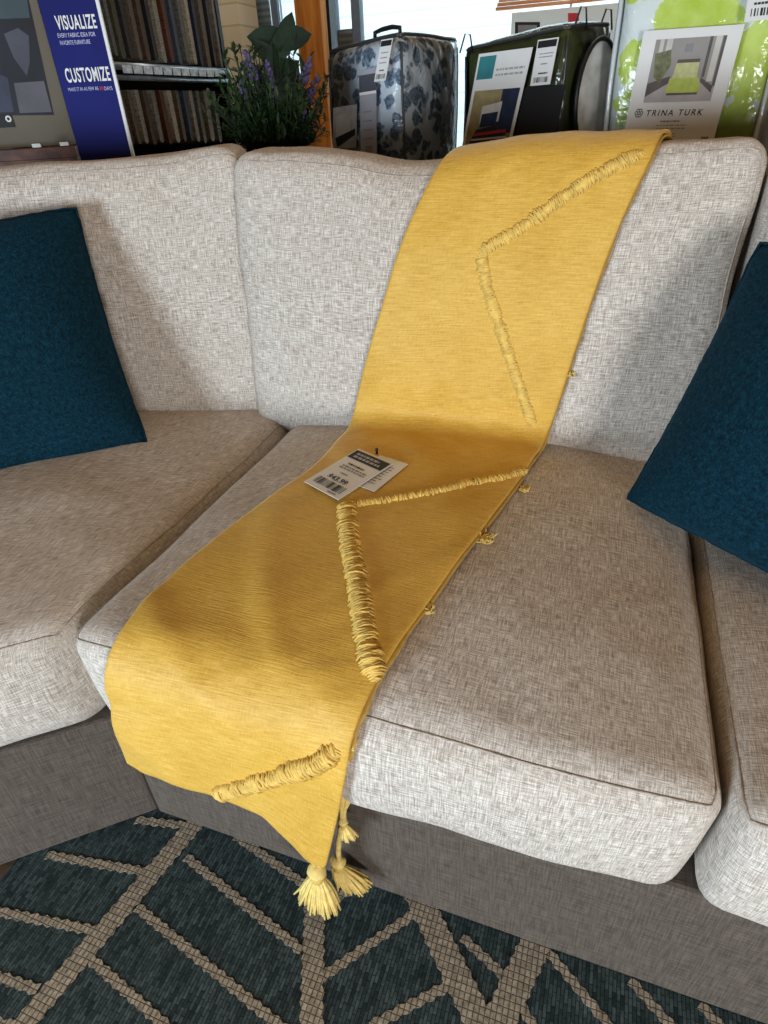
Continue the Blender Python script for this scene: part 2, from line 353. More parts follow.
# ---- stuffed cushion: a rounded box warped onto eight corners, with crowned faces
class Cush:
    """corner keys: (sx,sy,sz) in -1/+1 ; size: nominal metres; crown: dict of face -> bulge"""
    def __init__(s, cor, size, r, crown, wob=.006, seed=0, sag=None):
        s.c = {k: V(v) for k, v in cor.items()}; s.h = V(size)/2; s.r = r; s.cr = crown; s.wob = wob; s.seed = seed; s.sag = sag
        m = lambda ax, sg: sum((s.c[k] for k in s.c if k[ax] == sg), V())/4
        s.d = [(m(a, 1)-m(a, -1)).normalized() for a in range(3)]
    def rounded(s, p):
        h, r = s.h, s.r; q = V([max(-(h[i]-r), min(h[i]-r, p[i])) for i in range(3)]); d = p-q
        return q + d.normalized()*r if d.length > 1e-9 else p
    def warp(s, p):
        a, b, c = (p[i]/s.h[i] for i in range(3)); P = V()
        for (x, y, z), q in s.c.items():
            P += q*((1+x*a)*(1+y*b)*(1+z*c)/8)
        w = lambda t: max(0, 1-min(1, abs(t))**2.2)
        for (ax, sg), k in s.cr.items():
            n = (a, b, c)[ax]*sg
            o = [(a, b, c)[i] for i in range(3) if i != ax]
            P += s.d[ax]*(sg*k*w(o[0])*w(o[1])*max(0, n)**2)
        if s.sag: P += s.sag(a, b, c)
        nv = noise.noise_vector(P*5.5+V((s.seed*7.3, 0, 0)))*s.wob + noise.noise_vector(P*16+V((0, s.seed*3.1, 0)))*s.wob*.28
        return P+nv
    def build(s, name, mat, parent, n=(44, 44, 20)):
        v = {}; vs = []; fs = []; uvs = []
        def vid(i, j, k):
            key = (i, j, k)
            if key not in v:
                t = [(-1+2*key[q]/n[q]) for q in range(3)]
                t = [math.copysign(abs(x)**.8, x) for x in t]       # finer towards the edges
                p = V([t[q]*s.h[q] for q in range(3)])
                v[key] = len(vs); vs.append(s.warp(s.rounded(p)))
            return v[key]
        def pl(i, j, k): return V([(-1+2*(i, j, k)[q]/n[q])*s.h[q] for q in range(3)])
        for ax in range(3):
            o = [q for q in range(3) if q != ax]
            for sg in (0, n[ax]):
                for a in range(n[o[0]]):
                    for b in range(n[o[1]]):
                        quad = []; uvq = []
                        for da, db in ((0, 0), (1, 0), (1, 1), (0, 1)):
                            key = [0, 0, 0]; key[ax] = sg; key[o[0]] = a+da; key[o[1]] = b+db
                            quad.append(vid(*key)); p = pl(*key); uvq.append((p[o[0]]+s.seed*1.7+ax*.9, p[o[1]]+s.seed*.6+sg*.11))
                        flip = (sg == 0) ^ (ax == 1)
                        if flip: quad.reverse(); uvq.reverse()
                        fs.append(quad); uvs.append(uvq)
        return mesh(name, vs, fs, mat, parent, True, uvs)
    def seam(s, ax, sg, parent, mat, name='welt', rad=.0032, n=60):
        """welt running round the rim of one face"""
        o = [q for q in range(3) if q != ax]; pts = []
        per = [(-1, -1, 1, -1), (1, -1, 1, 1), (1, 1, -1, 1), (-1, 1, -1, -1)]
        for (x0, y0, x1, y1) in per:
            for k in range(n):
                t = k/n; p = [0, 0, 0]; p[ax] = sg*s.h[ax]; p[o[0]] = (x0+(x1-x0)*t)*s.h[o[0]]; p[o[1]] = (y0+(y1-y0)*t)*s.h[o[1]]
                pts.append(s.warp(s.rounded(V(p))))
        mb = MB(); mb.tube(pts, rad, 6, closed=True)
        ob = mb.build(name, mat, parent, True)
        l = ob.data.uv_layers.new(name='UVMap')
        for i, d in enumerate(l.data): d.uv = (i*.0007, (i % 4)*.002)
        return ob
def corners(bl, br, tr, tl, depth, up0=None):
    """front quad (bottom-left, bottom-right, top-right, top-left) pushed back by depth vector(s)"""
    d0, d1 = (depth if isinstance(depth, tuple) else (depth, depth))
    bl, br, tr, tl = map(V, (bl, br, tr, tl))
    return {(-1, -1, -1): bl, (1, -1, -1): br, (1, -1, 1): tr, (-1, -1, 1): tl,
            (-1, 1, -1): bl+V(d0), (1, 1, -1): br+V(d0), (1, 1, 1): tr+V(d1), (-1, 1, 1): tl+V(d1)}
def corners_plan(fl, fr, br, bl, z0, z1):
    g = lambda p, z: V((p[0], p[1], z))
    return {(-1, -1, -1): g(fl, z0), (1, -1, -1): g(fr, z0), (1, 1, -1): g(br, z0), (-1, 1, -1): g(bl, z0),
            (-1, -1, 1): g(fl, z1), (1, -1, 1): g(fr, z1), (1, 1, 1): g(br, z1), (-1, 1, 1): g(bl, z1)}

# ================================================================== SOFA
HB = .266
W = .804
def prism(name, poly, z0, z1, mat, parent, inset=0):
    mb = MB(); n = len(poly)
    mb.add([(x, y, z0) for x, y in poly]+[(x, y, z1) for x, y in poly],
           [tuple(reversed(range(n))), tuple(n+i for i in range(n))]+[(i, (i+1) % n, n+(i+1) % n, n+i) for i in range(n)])
    o = mb.build(name, mat, parent, False, .006)
    me = o.data; l = me.uv_layers.new(name='UVMap')
    for p in me.polygons:
        t = V((0, 0, 1)) if abs(p.normal.z) < .5 else V((0, 1, 0)); e = t.cross(p.normal).normalized()
        for li in p.loop_indices:
            c = me.vertices[me.loops[li].vertex_index].co; l.data[li].uv = (c.dot(e), c.dot(t))
    return o

# straight part: two seats on one plinth
sofa_c = thing('sofa_section', 'straight oatmeal linen sofa section with two seats, under the yellow throw', 'sofa', (W, .45, 0), 'sections of the sectional sofa')
prism('base', [(.001, 0), (2*W, -.004), (2*W, 1.0), (.001, 1.0)], .010, HB, M['base'], sofa_c)
prism('back_frame', [(.003, .87), (2*W, .87), (2*W, 1.0), (.003, 1.0)], HB+.001, .86, M['base'], sofa_c)
def tuck_under(c, dy, dxr=0):
    c[(-1, -1, -1)] += V((0, dy, 0)); c[(1, -1, -1)] += V((dxr, dy, 0)); return c
seat_c = Cush(tuck_under(corners_plan((-.006, -.026), (W+.006, -.034), (W-.002, .84), (-.002, .84), HB+.004, .466), .010, -.012), (W, .86, .2), .036,
              {(2, 1): .043, (1, -1): .026}, .005, 1)
seat_c_o = seat_c.build('seat_cushion', M['linen'], sofa_c, (56, 56, 22))
seat_c.seam(2, 1, seat_c_o, M['welt'], rad=.0015)
def sagc(a, b, c):
    k = max(0, c)**2
    return V((0, 0, -.029*k*math.exp(-((a+.16)/.34)**2) - .003*k + .006*k*max(0, abs(a)-.8)*5))
back_c = Cush(corners((-.096, .655, .440), (W-.002, .655, .432), (W+.016, .712, .975), (-.088, .712, .985), ((0, .19, 0), (0, .13, 0))),
              (.86, .19, .54), .036, {(1, -1): .042, (2, 1): .014}, .008, 2, sagc)
back_c_o = back_c.build('back_cushion', M['linen'], sofa_c, (56, 22, 48))
back_c.seam(1, -1, back_c_o, M['welt'], rad=.0015)
seat_r = Cush(tuck_under(corners_plan((W+.011, -.036), (2*W, -.036), (2*W, .84), (W+.004, .84), HB+.004, .468), .010), (W, .87, .2), .030,
              {(2, 1): .040, (1, -1): .026}, .005, 5)
seat_r_o = seat_r.build('seat_cushion', M['linen'], sofa_c)
seat_r.seam(2, 1, seat_r_o, M['welt'], rad=.0015)
back_r = Cush(corners((W+.014, .645, .450), (2*W, .645, .450), (2*W, .695, .972), (W+.022, .695, .970), ((0, .2, 0), (0, .15, 0))),
              (.8, .19, .54), .036, {(1, -1): .05, (2, 1): .012}, .006, 6)
back_r_o = back_r.build('back_cushion', M['linen'], sofa_c)
back_r.seam(1, -1, back_r_o, M['welt'], rad=.0015)

# left corner section
sofa_l = thing('sofa_section', 'angled left corner section of oatmeal linen sofa, turned towards the rug', 'sofa', (-.4, .3, 0), 'sections of the sectional sofa')
prism('base', [(-.004, .002), (-.004, 1.0), (-.9, .86), (-.78, -.66)], .010, HB, M['base'], sofa_l)
seat_l = Cush(corners_plan((-.62, -.515), (-.018, -.020), (-.012, .84), (-.95, .62), HB+.003, .466), (.8, .86, .2), .042,
              {(2, 1): .042, (1, -1): .034}, .006, 9)
seat_l_o = seat_l.build('seat_cushion', M['linen'], sofa_l, (56, 56, 22))
seat_l.seam(2, 1, seat_l_o, M['welt'], rad=.0015)
BL_D = V((-math.cos(R(20)), -math.sin(R(20)), 0)); BL_N = V((math.sin(R(20)), -math.cos(R(20)), 0))
pr = V((-.058, .698, .445)); pl_ = pr + BL_D*.85
def sagl(a, b, c):
    k = max(0, c)**2
    return V((0, 0, -.0+.020*k*math.exp(-((a-.92)/.2)**2) - .006*k*math.exp(-((a+.1)/.4)**2)))
back_l = Cush(corners(pl_, pr, pr+V((-.004, 0, .530))-BL_N*.060, pl_+V((0, 0, .528))-BL_N*.075, (-BL_N*.19, -BL_N*.13)),
              (.85, .19, .53), .036, {(1, -1): .036, (2, 1): .010}, .008, 12, sagl)
back_l_o = back_l.build('back_cushion', M['linen'], sofa_l, (56, 22, 48))
back_l.seam(1, -1, back_l_o, M['welt'], rad=.0015)
q0 = pr-BL_N*.21; q1 = pl_-BL_N*.21
prism('back_frame', [(q1.x, q1.y), (q0.x-.02, q0.y), (q0.x-.02-BL_N.x*.12, q0.y-BL_N.y*.12), (q1.x-BL_N.x*.12, q1.y-BL_N.y*.12)], HB+.001, .86, M['base'], sofa_l)

# ================================================================== THROW PILLOWS
def throw_pillow(label, B, T, A, width, height, thick, sgn, seed):
    """B bottom corner, T the corner above it, A gives the direction of the bottom edge"""
    B, T, A = V(B), V(T), V(A); ex = (A-B).normalized(); up = (T-B); ey = up.normalized()
    nrm = ex.cross(ey)*sgn; nrm.normalize()
    root = thing('throw_pillow', label, 'pillow', tuple((A+B)/2), 'teal throw pillows')
    n = 44; vs = []; fs = []; uvs = []
    def P(i, j, side):
        u = -1+2*i/n; v = -1+2*j/n
        u = math.copysign(abs(u)**.85, u); v = math.copysign(abs(v)**.85, v)
        t = ((1-abs(u)**2.4)**.62)*((1-abs(v)**2.4)**.62)
        x = u*(1-.045*(1-v*v)); y = v*(1-.022*(1-u*u))
        c = 1-.016*(abs(u)*abs(v))**7
        p = B + ex*(width*(x*c+1)/2) + up*((y*c+1)/2)*(height/up.length) + nrm*(side*thick/2*t)
        return p + noise.noise_vector(p*9+V((seed, 0, 0)))*.006*(t+.15) + noise.noise_vector(p*75+V((seed, 4, 0)))*.0016
    idx = {}
    def vid(i, j, side):
        e = i in (0, n) or j in (0, n); k = (i, j, 0 if e else side)
        if k not in idx: idx[k] = len(vs); vs.append(P(i, j, side))
        return idx[k]
    for side in (1, -1):
        for i in range(n):
            for j in range(n):
                ks = [(i, j), (i+1, j), (i+1, j+1), (i, j+1)]
                if side*sgn < 0: ks.reverse()
                fs.append([vid(a, b, side) for a, b in ks]); uvs.append([(a/n*width+seed, b/n*height) for a, b in ks])
    mesh('pillow_cover', vs, fs, M['teal'], root, True, uvs)
    mb = MB(); rim = [P(i, 0, 1) for i in range(n)]+[P(n, j, 1) for j in range(n)]+[P(n-i, n, 1) for i in range(n)]+[P(0, n-j, 1) for j in range(n)]
    mb.tube(rim, .0022, 6, closed=True); o = mb.build('edge_seam', M['teal'], root, True)
    l = o.data.uv_layers.new(name='UVMap')
    for i, d in enumerate(l.data): d.uv = (i*.0013, (i % 4)*.003)
    return root
throw_pillow('teal boucle throw pillow leaning on the left corner section of the sofa', (-.216, .454, .494), (-.350, .584, .912), (-.427, .277, .474), .46, .46, .17, -1, 3)
throw_pillow('dark teal throw pillow tilted across the seam of the two right sofa seats', (.697, .468, .500), (.806, .578, .862), (.879, .318, .50), .46, .40, .17, 1, 8)

# ================================================================== RUG
rug_mb = MB(); RX0, RX1, RY0, RY1, RZ = -.181, 1.9, -1.6, .9, .008
rug_mb.box(RX0, RX1, RY0, RY1, .0005, RZ)
strip_n = [0]
def strip(p0, p1, w, jag=.0035):
    strip_n[0] += 1; lift = .0016+.00006*strip_n[0]*(-1 if w < .02 else 1)
    a = onz(*p0, RZ); b = onz(*p1, RZ); a.z = b.z = 0
    if p1[1] > 1015: b = b+(b-a).normalized()*(.75 if w > .02 else .22)
    d = (b-a).normalized(); s = V((-d.y, d.x, 0)); L = (b-a).length; n = max(2, int(L/.0085))
    vs = []; fs = []
    for i in range(n+1):
        t = i/n; j = jag*(.5 if i % 2 else -.5)
        p = a+(b-a)*t
        for q in (p+s*(w/2+j), p-s*(w/2-j)):
            vs.append(V((q.x, q.y, RZ+lift)))
    k = len(vs)
    vs += [V((q.x, q.y, RZ-.001)) for q in vs]
    for i in range(n):
        fs.append((2*i, 2*i+1, 2*i+3, 2*i+2)); fs.append((2*i, 2*i+2, k+2*i+2, k+2*i)); fs.append((2*i+3, 2*i+1, k+2*i+1, k+2*i+3))
    rug_mb.add(vs, fs, 1)
for p0, p1, w in [((205, 812), (14, 1036), .031), ((315, 885), (311, 1040), .031), ((416, 892), (488, 1040), .038), ((544, 925), (494, 1032), .040)]:
    strip(p0, p1, w)
for p0, p1 in [((47, 855), (146, 872)), ((-10, 910), (96, 931)), ((-10, 974), (38, 990)), ((136, 820), (190, 826)), ((186, 857), (302, 951)), ((137, 907), (282, 1028)),
               ((86, 955), (170, 1030)), ((236, 836), (304, 884)), ((322, 977), (424, 907)), ((370, 1027), (453, 983)), ((328, 904), (372, 876)),
               ((462, 937), (506, 978)), ((549, 953), (616, 1034)), ((630, 980), (684, 1040)), ((519, 1002), (538, 1034)), ((700, 1004), (742, 1050)),
               ((-20, 1020), (10, 1026))]:
    strip(p0, p1, .0125)
rug = rug_mb.build('area_rug', [M['rug'], M['rugband']], None, False)
tag(rug, 'dark teal flatweave rug with beige branching lines in front of sofa', 'rug')

# ================================================================== YELLOW THROW
def bvh_of(objs):
    vs = []; fs = []
    for o in objs:
        k = len(vs); mw = o.matrix_world
        vs += [mw @ v.co for v in o.data.vertices]; fs += [[i+k for i in p.vertices] for p in o.data.polygons]
    return BVHTree.FromPolygons(vs, fs)
bpy.context.view_layer.update()
soft = bvh_of([seat_c_o, back_c_o])
PX = [((447, 163), (655, 153)), ((430, 187), (638, 184)), ((405, 238), (613, 240)), ((386, 300), (590, 303)), ((368, 360), (571, 363)), ((353, 420), (550, 428)),
      ((344, 441), (542, 452)), ((331, 459), (530, 471)), ((300, 485), (504, 506)), ((250, 519), (462, 563)), ((190, 567), (421, 620)), ((146, 609), (386, 672)),
      ((118, 648), (367, 710)), ((111, 690), (356, 742)), ((114, 728), (345, 790))]
BOT = [(0, (128, 762)), (.10, (146, 773)), (.42, (213, 795)), (.66, (262, 815)), (.80, (287, 838)), (.93, (309, 862)), (1, (326, 869))]
def lerp2(a, b, t): return (a[0]+(b[0]-a[0])*t, a[1]+(b[1]-a[1])*t)
def bot(u):
    for (u0, p0), (u1, p1) in zip(BOT, BOT[1:]):
        if u <= u1: return lerp2(p0, p1, (u-u0)/(u1-u0))
    return lerp2(BOT[-2][1], BOT[-1][1], (u-BOT[-2][0])/(BOT[-1][0]-BOT[-2][0]))
def rows_px(u):
    return [lerp2(l, r, u) for l, r in PX]+[bot(u)]
def cr(p, t):
    n = len(p)-1; i = min(int(t), n-1); f = t-i
    g = lambda k: p[max(0, min(n, k))]
    a, b, c, d = g(i-1), g(i), g(i+1), g(i+2)
    return tuple(.5*((2*b[k])+(-a[k]+c[k])*f+(2*a[k]-5*b[k]+4*c[k]-d[k])*f*f+(-a[k]+3*b[k]-3*c[k]+d[k])*f**3) for k in range(len(a)))
HANGY = -.060
def drape(u0, u1, nu, nv, off, wr=1.0, tuck=0):
    """points of a cloth lying over back cushion, seat and front edge: rows from the back to the tip"""
    grid = []
    tops = 9
    for j in range(nv+1):
        t = (len(PX))*j/nv; row = []
        for i in range(nu+1):
            u = u0+(u1-u0)*i/nu; x, y = cr(rows_px(u), t); d = ray(x, y)
            hit, nrm, _, dist = soft.ray_cast(CAM, d)
            ph = CAM + d*((HANGY-CAM.y)/d.y) if d.y > 0 else None
            if t > 11.5:
                dpl = (ph-CAM).length
                if hit is None or (dist > dpl and ph.z < .41): hit = ph; nrm = V((0, -1, 0))
            elif hit is None:
                hit = onz(x, y, .98)
            row.append(hit)
        grid.append(row)
    # carried on over the top of the back and down behind it
    first = grid[0]; ext = []
    for k in range(1, tops+1):
        row = []
        for i, p in enumerate(first):
            dy = .021*k; x = p.x+.25*dy; y = p.y+dy
            h = soft.ray_cast(V((x, y, 1.4)), V((0, 0, -1)))[0]
            last = ext[-1][i] if ext else p
            if h is None or h.z < last.z-.05: q = V((x, min(last.y+.006, y), last.z-.02))
            else: q = h
            row.append(q)
        ext.append(row)
    grid = ext[::-1]+grid
    H = len(grid)
    for it in range(12):                       # let the cloth bridge the hollows
        g2 = [[p.copy() for p in r] for r in grid]
        for j in range(1, H-1):
            for i in range(nu+1):
                a = grid[j-1][i]+grid[j+1][i]; g2[j][i] = grid[j][i]*.4+a*.3
                if 0 < i < nu: g2[j][i] = g2[j][i]*.6+(grid[j][i-1]+grid[j][i+1])*.2
        grid = g2
    for it in range(36):                      # soft bridge where back meets seat
        g2 = [[p.copy() for p in r] for r in grid]
        for j in range(1, H-1):
            t = (j-tops)*len(PX)/nv; k = max(0, 1-((t-6.1)/1.5)**2)
            if k > 0:
                for i in range(nu+1): g2[j][i] = grid[j][i].lerp((grid[j-1][i]+grid[j+1][i])/2, .8*k)
        grid = g2
    nor = []
    for j in range(H):
        nr = []
        for i in range(nu+1):
            a = grid[min(H-1, j+1)][i]-grid[max(0, j-1)][i]; b = grid[j][min(nu, i+1)]-grid[j][max(0, i-1)]
            nr.append(a.cross(b).normalized())
        nor.append(nr)
    out = []
    for j in range(H):
        row = []
        for i in range(nu+1):
            p = grid[j][i]; n = nor[j][i]
            if n.dot(CAM-p) < 0 and j > tops: n = -n
            if j <= tops and n.z < 0 and n.y > -.2 and j > 4: n = -n
            loc, nn, _, dist = soft.find_nearest(p)
            o = off
            if loc is not None and (p-loc).dot(nn) < off and dist < .04: p = loc+nn*off; o = 0
            else: o = 0 if dist < .04 else 0
            u = i/nu; s = j/H
            w = noise.noise(V((u*2.2+s*3, s*15-u*3.2, 1.7)))*.0065 + noise.noise(V((u*5+s*9, s*34+u*5, 5.1)))*.0030
            w += .013*max(0, noise.noise(V((u*1.2, s*22-u*6, 9.3))))*(1 if .35 < s < .8 else .4)
            if tuck and (loc is None or dist > .012): p = p+V((0, tuck, 0))
            row.append(p+n*abs(w)*wr)
        out.append(row)
    for it in range(2):
        g2 = [[p.copy() for p in r] for r in out]
        for j in range(1, H-1):
            for i in range(nu+1): g2[j][i] = out[j][i]*.5+(out[j-1][i]+out[j+1][i])*.25
        out = g2
    return out, nor, H
def cloth(name, g, mat, parent, thick, wid=.42, hem=True):
    H = len(g); nu = len(g[0])-1; vs = [p for r in g for p in r]; fs = []; uvs = []
    acc = [0]
    for j in range(1, H): acc.append(acc[-1]+(g[j][nu//2]-g[j-1][nu//2]).length)
    for j in range(H-1):
        for i in range(nu):
            fs.append([j*(nu+1)+i, j*(nu+1)+i+1, (j+1)*(nu+1)+i+1, (j+1)*(nu+1)+i][::-1])
            uvs.append([(i/nu*wid, acc[j]), ((i+1)/nu*wid, acc[j]), ((i+1)/nu*wid, acc[j+1]), (i/nu*wid, acc[j+1])][::-1])
    o = mesh(name, vs, fs, mat, parent, True, uvs)
    md = o.modifiers.new('thickness', 'SOLIDIFY'); md.thickness = thick; md.offset = 0
    ss = o.modifiers.new('smooth', 'SUBSURF'); ss.levels = ss.render_levels = 1
    return o
throw = thing('throw_blanket', 'folded mustard yellow throw draped down the middle sofa section', 'blanket', (.35, .2, .48))
g, nor, H = drape(0, 1, 34, 110, .0115)
blanket_o = cloth('upper_layer', g, M['gold'], throw, .0052)
bpy.context.view_layer.update()
g2 = []
for j in range(4, H-12):
    row = []
    for i in range(len(g[0])-9, len(g[0])):
        a = g[min(H-1, j+1)][i]-g[max(0, j-1)][i]; c = (g[j][i]-g[j][i-1]).normalized(); n = a.cross(c).normalized()
        if n.dot(CAM-g[j][i]) < 0 and j > 9: n = -n
        row.append(g[j][i]-n*.0062+c*(.0035+.003*noise.noise(V((j*.21, 3, 1)))))
    g2.append(row)
under_o = cloth('lower_layer', g2, M['under'], throw, .0042, .11)
# raised tufted zigzags
cl_v = [p for r in g for p in r]; nu1 = len(g[0])
cl_f = [[j*nu1+i, j*nu1+i+1, (j+1)*nu1+i+1, (j+1)*nu1+i] for j in range(H-1) for i in range(nu1-1)]
clb = BVHTree.FromPolygons(cl_v, cl_f)
def hitc(x, y):
    h, n, _, _ = clb.ray_cast(CAM, ray(x, y))
    k = 0
    while h is None and k < 40:
        k += 1; h, n, _, _ = clb.ray_cast(CAM, ray(x-k*.7, y))
    if h is None: h, n, _, _ = clb.find_nearest(ony(x, y, HANGY))
    if n.dot(CAM-h) < 0: n = -n
    return h, n
def fringe(px, wid, hgt, dens=1.0, seed=0):
    rnd = random.Random(seed)
    pts = []
    for t in range(int((len(px)-1)*26)+1): pts.append(cr(px, t/26))
    P = [hitc(*p) for p in pts]
    mb = MB()
    # yarn core with ruffled bulges
    ln = [0]
    for a, b in zip(P, P[1:]): ln.append(ln[-1]+(b[0]-a[0]).length)
    core = []; rad = []
    for (h, n), s in zip(P, ln):
        core.append(h-n*(hgt*.10)); rad.append(wid*(.36+.10*noise.noise(V((s*120, seed, 0)))+.08*noise.noise(V((s*48, seed, 3)))))
    end = lambda q: min(1, .15+min(q, ln[-1]-q)/.014)
    rad = [r_*end(q) for r_, q in zip(rad, ln)]
    mb.tube(core, rad, 8)
    # loops of yarn lying across the core
    n = int(ln[-1]/.0021*dens)
    for k in range(n):
        s = ln[-1]*(k+rnd.random())/n
        i = max(j for j in range(len(ln)) if ln[j] <= s); i = min(i, len(P)-2)
        f = (s-ln[i])/max(1e-6, ln[i+1]-ln[i]); h = P[i][0].lerp(P[i+1][0], f); nn = P[i][1]
        d = (P[i+1][0]-P[i][0]).normalized(); sd = nn.cross(d)
        w = wid*(.42+.22*rnd.random()+.2*noise.noise(V((s*55, seed, 7)))); sk = d*rnd.uniform(-.35, .35)*w
        hh = hgt*(.65+.5*rnd.random())*end(s); w *= .4+.6*end(s)
        a = h-sd*w+sk; c = h+sd*w-sk
        q = [a+nn*.0005, a.lerp(c, .2)+nn*hh*.8, a.lerp(c, .5)+nn*hh, a.lerp(c, .8)+nn*hh*.8, c+nn*.0005]
        mb.tube(q, [.0009, .0016, .0018, .0016, .0009], 4)
    return mb.build('tufted_trim', M['fringe'], throw, True)
fringe([(644, 152), (600, 174), (560, 200), (522, 228), (484, 250), (483, 254)], .021, .0060, 1.6, 1)
fringe([(481, 252), (486, 282), (498, 320), (511, 360), (523, 395), (534, 428)], .021, .0062, 1.8, 2)
fringe([(528, 470), (500, 479), (464, 485), (438, 492), (400, 499), (352, 506)], .017, .007, 1.6, 3)
fringe([(346, 503), (350, 545), (358, 585), (364, 625), (371, 660), (376, 680)], .027, .0100, 2.0, 4)
fringe([(216, 793), (250, 784), (285, 773), (318, 763), (338, 748)], .025, .0110, 2.2, 5)
# stray yarn ends peeping out at the lower layer's edge
rnd = random.Random(4)
for (x, y, s) in [(524, 491, .010), (486, 541, .016), (427, 612, .011), (569, 374, .010), (373, 680, .012), (352, 742, .010)]:
    d = ray(x, y); h, n, _, dist = soft.ray_cast(CAM, d)
    if h is None: h = ony(x, y, -.05); n = V((0, -1, 0))
    mb = MB(); mb.ball(h+n*s*.15, s*.5, rough=.4)
    for k in range(34):
        o = V((rnd.uniform(-1, 1), rnd.uniform(-1, 1), rnd.uniform(-.2, .4)))*s
        o -= n*min(0, o.dot(n))
        e = V((rnd.uniform(-1, 1), rnd.uniform(-1, 1), rnd.uniform(0, 1)))*s*.7
        mb.tube([h+o*.2, h+o*.8+n*.004, h+o*.8+e*.6+n*.003], [.0012, .0016, .0009], 4)
    mb.build('edge_tuft', M['tassel'], throw, True)
# tassels
def tassel(name, top, length, width, nst, seed, lean=(0, 0, 0), knot=.0085):
    rnd = random.Random(seed); top = V(top); lean = V(lean)
    mb = MB(); mb.ball(top, knot*1.15, knot, knot, 10, 8, rough=.25)
    o = mb.build(name, M['tassel'], throw, True)
    mb = MB()
    mb.tube([top-V((0, 0, knot*.8)), top-V((0, 0, knot*1.6))], [knot*.75, knot*.8], 10)
    mb.build('binding', M['fringe'], o, True)
    mb = MB(); cen = top-V((0, 0, knot))
    mb.tube([cen, cen-V((0, 0, length*.45))+lean*.4, cen-V((0, 0, length*.82))+lean*.85], [knot*.7, width*.15, width*.18], 10)
    for k in range(nst):
        a = 2*math.pi*k/nst+rnd.uniform(-.2, .2); r = math.sqrt(rnd.uniform(.05, 1))
        e = V((math.cos(a), .55*math.sin(a), 0)); L = length*rnd.uniform(.92, 1.02)
        q = [cen+e*knot*.5*r, cen+e*width*.27*r-V((0, 0, L*.3))+lean*.25, cen+e*width*.40*r-V((0, 0, L*.65))+lean*.65,
             cen+e*width*(.47+rnd.uniform(-.08, .12))*r-V((0, 0, L))+lean]
        mb.tube(q, [.0016, .0022, .0022, .0015], 5)
    mb.build('strands', M['tassel'], o, True)
    return o
tassel('tassel', ony(317, 871, HANGY-.004), .070, .070, 240, 1, (-.004, -.004, 0), .0125)
tassel('tassel', ony(338, 862, HANGY+.028), .048, .062, 170, 2, (.017, .004, 0), .0105)
tassel('tassel', ony(343, 822, HANGY+.020), .030, .030, 70, 3, (.003, .002, 0), .006)
mb = MB()
for i, (xs, yo) in enumerate([((346, 770), .012), ((351, 768), .018)]):
    e = [(338, 862), (343, 822)][i]; y1 = HANGY+[.028, .020][i]
    pts = [ony(*lerp2(xs, e, t/8), HANGY+yo+(y1-HANGY-yo)*t/8)+V((.002*math.sin(t*1.7), 0, 0)) for t in range(9)]
    mb.tube(pts, .0042, 8)
mb.build('hanging_cord', M['tassel'], throw, True)

# ---- flat printed pieces
class Flat:
    """draws on a planar parallelogram: u right, v down, both 0..1"""
    def __init__(s, tl, tr, bl, face):
        s.o = V(tl); s.x = V(tr)-s.o; s.y = V(bl)-s.o; s.n = s.x.cross(s.y).normalized()
        if s.n.dot(V(face)-s.o) < 0: s.n = -s.n
        s.mb = MB(); s.mats = []
    def pt(s, u, v, l=0): return s.o+s.x*u+s.y*v+s.n*l
    def poly(s, uv, mat, l=.0006):
        if mat not in s.mats: s.mats.append(mat)
        p = [s.pt(u, v, l) for u, v in uv]
        if len(p) > 2 and (p[1]-p[0]).cross(p[2]-p[1]).dot(s.n) < 0: p.reverse()
        s.mb.add(p, [tuple(range(len(p)))], s.mats.index(mat))
    def rect(s, u0, v0, u1, v1, mat, l=.0006): s.poly([(u0, v0), (u1, v0), (u1, v1), (u0, v1)], mat, l)
    def slab(s, mat, th=.0008):
        mb = MB(); a = [s.pt(0, 0), s.pt(1, 0), s.pt(1, 1), s.pt(0, 1)]
        mb.hexa([p-s.n*th for p in a]+a); return mb
    def lines(s, u0, v0, u1, rows, dv, h, mat, seed=0, l=.0006):   # unreadably small print
        rnd = random.Random(seed)
        for r in range(rows):
            u = u0+rnd.uniform(0, .04)*(u1-u0); e = u1-rnd.uniform(0, .2)*(u1-u0)
            while u < e:
                w = (u1-u0)*rnd.uniform(.05, .16); s.rect(u, v0+r*dv, min(e, u+w), v0+r*dv+h, mat, l); u += w+(u1-u0)*.03
    def bars(s, u0, v0, u1, v1, mat, seed=0, l=.0006, n=22):
        rnd = random.Random(seed); u = u0; st = (u1-u0)/n
        for k in range(n):
            w = st*rnd.choice((.3, .5, .75)); s.rect(u0+k*st, v0, u0+k*st+w, v1, mat, l)
    def text(s, txt, u, v, h, w, mat, parent, name='lettering', l=.0009, shear=0, bold=0, space=1):
        """text whose left baseline end is (u,v), cap height h in v units and total width w in u units"""
        cu = bpy.data.curves.new('t', 'FONT'); cu.body = txt; cu.shear = shear; cu.offset = bold; cu.space_character = space
        ob = bpy.data.objects.new('t', cu); C.objects.link(ob); bpy.context.view_layer.update()
        me = bpy.data.meshes.new_from_object(ob.evaluated_get(bpy.context.evaluated_depsgraph_get()))
        bpy.data.objects.remove(ob)
        xs = [q.co.x for q in me.vertices]; ys = [q.co.y for q in me.vertices]
        x0, x1 = min(xs), max(xs); y1 = max(ys)
        for q in me.vertices:
            q.co = s.pt(u+(q.co.x-x0)/(x1-x0)*w, v-q.co.y/y1*h, l)
        me.materials.clear()
        return link(name, me, mat, parent, False)
    def build(s, name, parent):
        return s.mb.build(name, s.mats, parent, False)
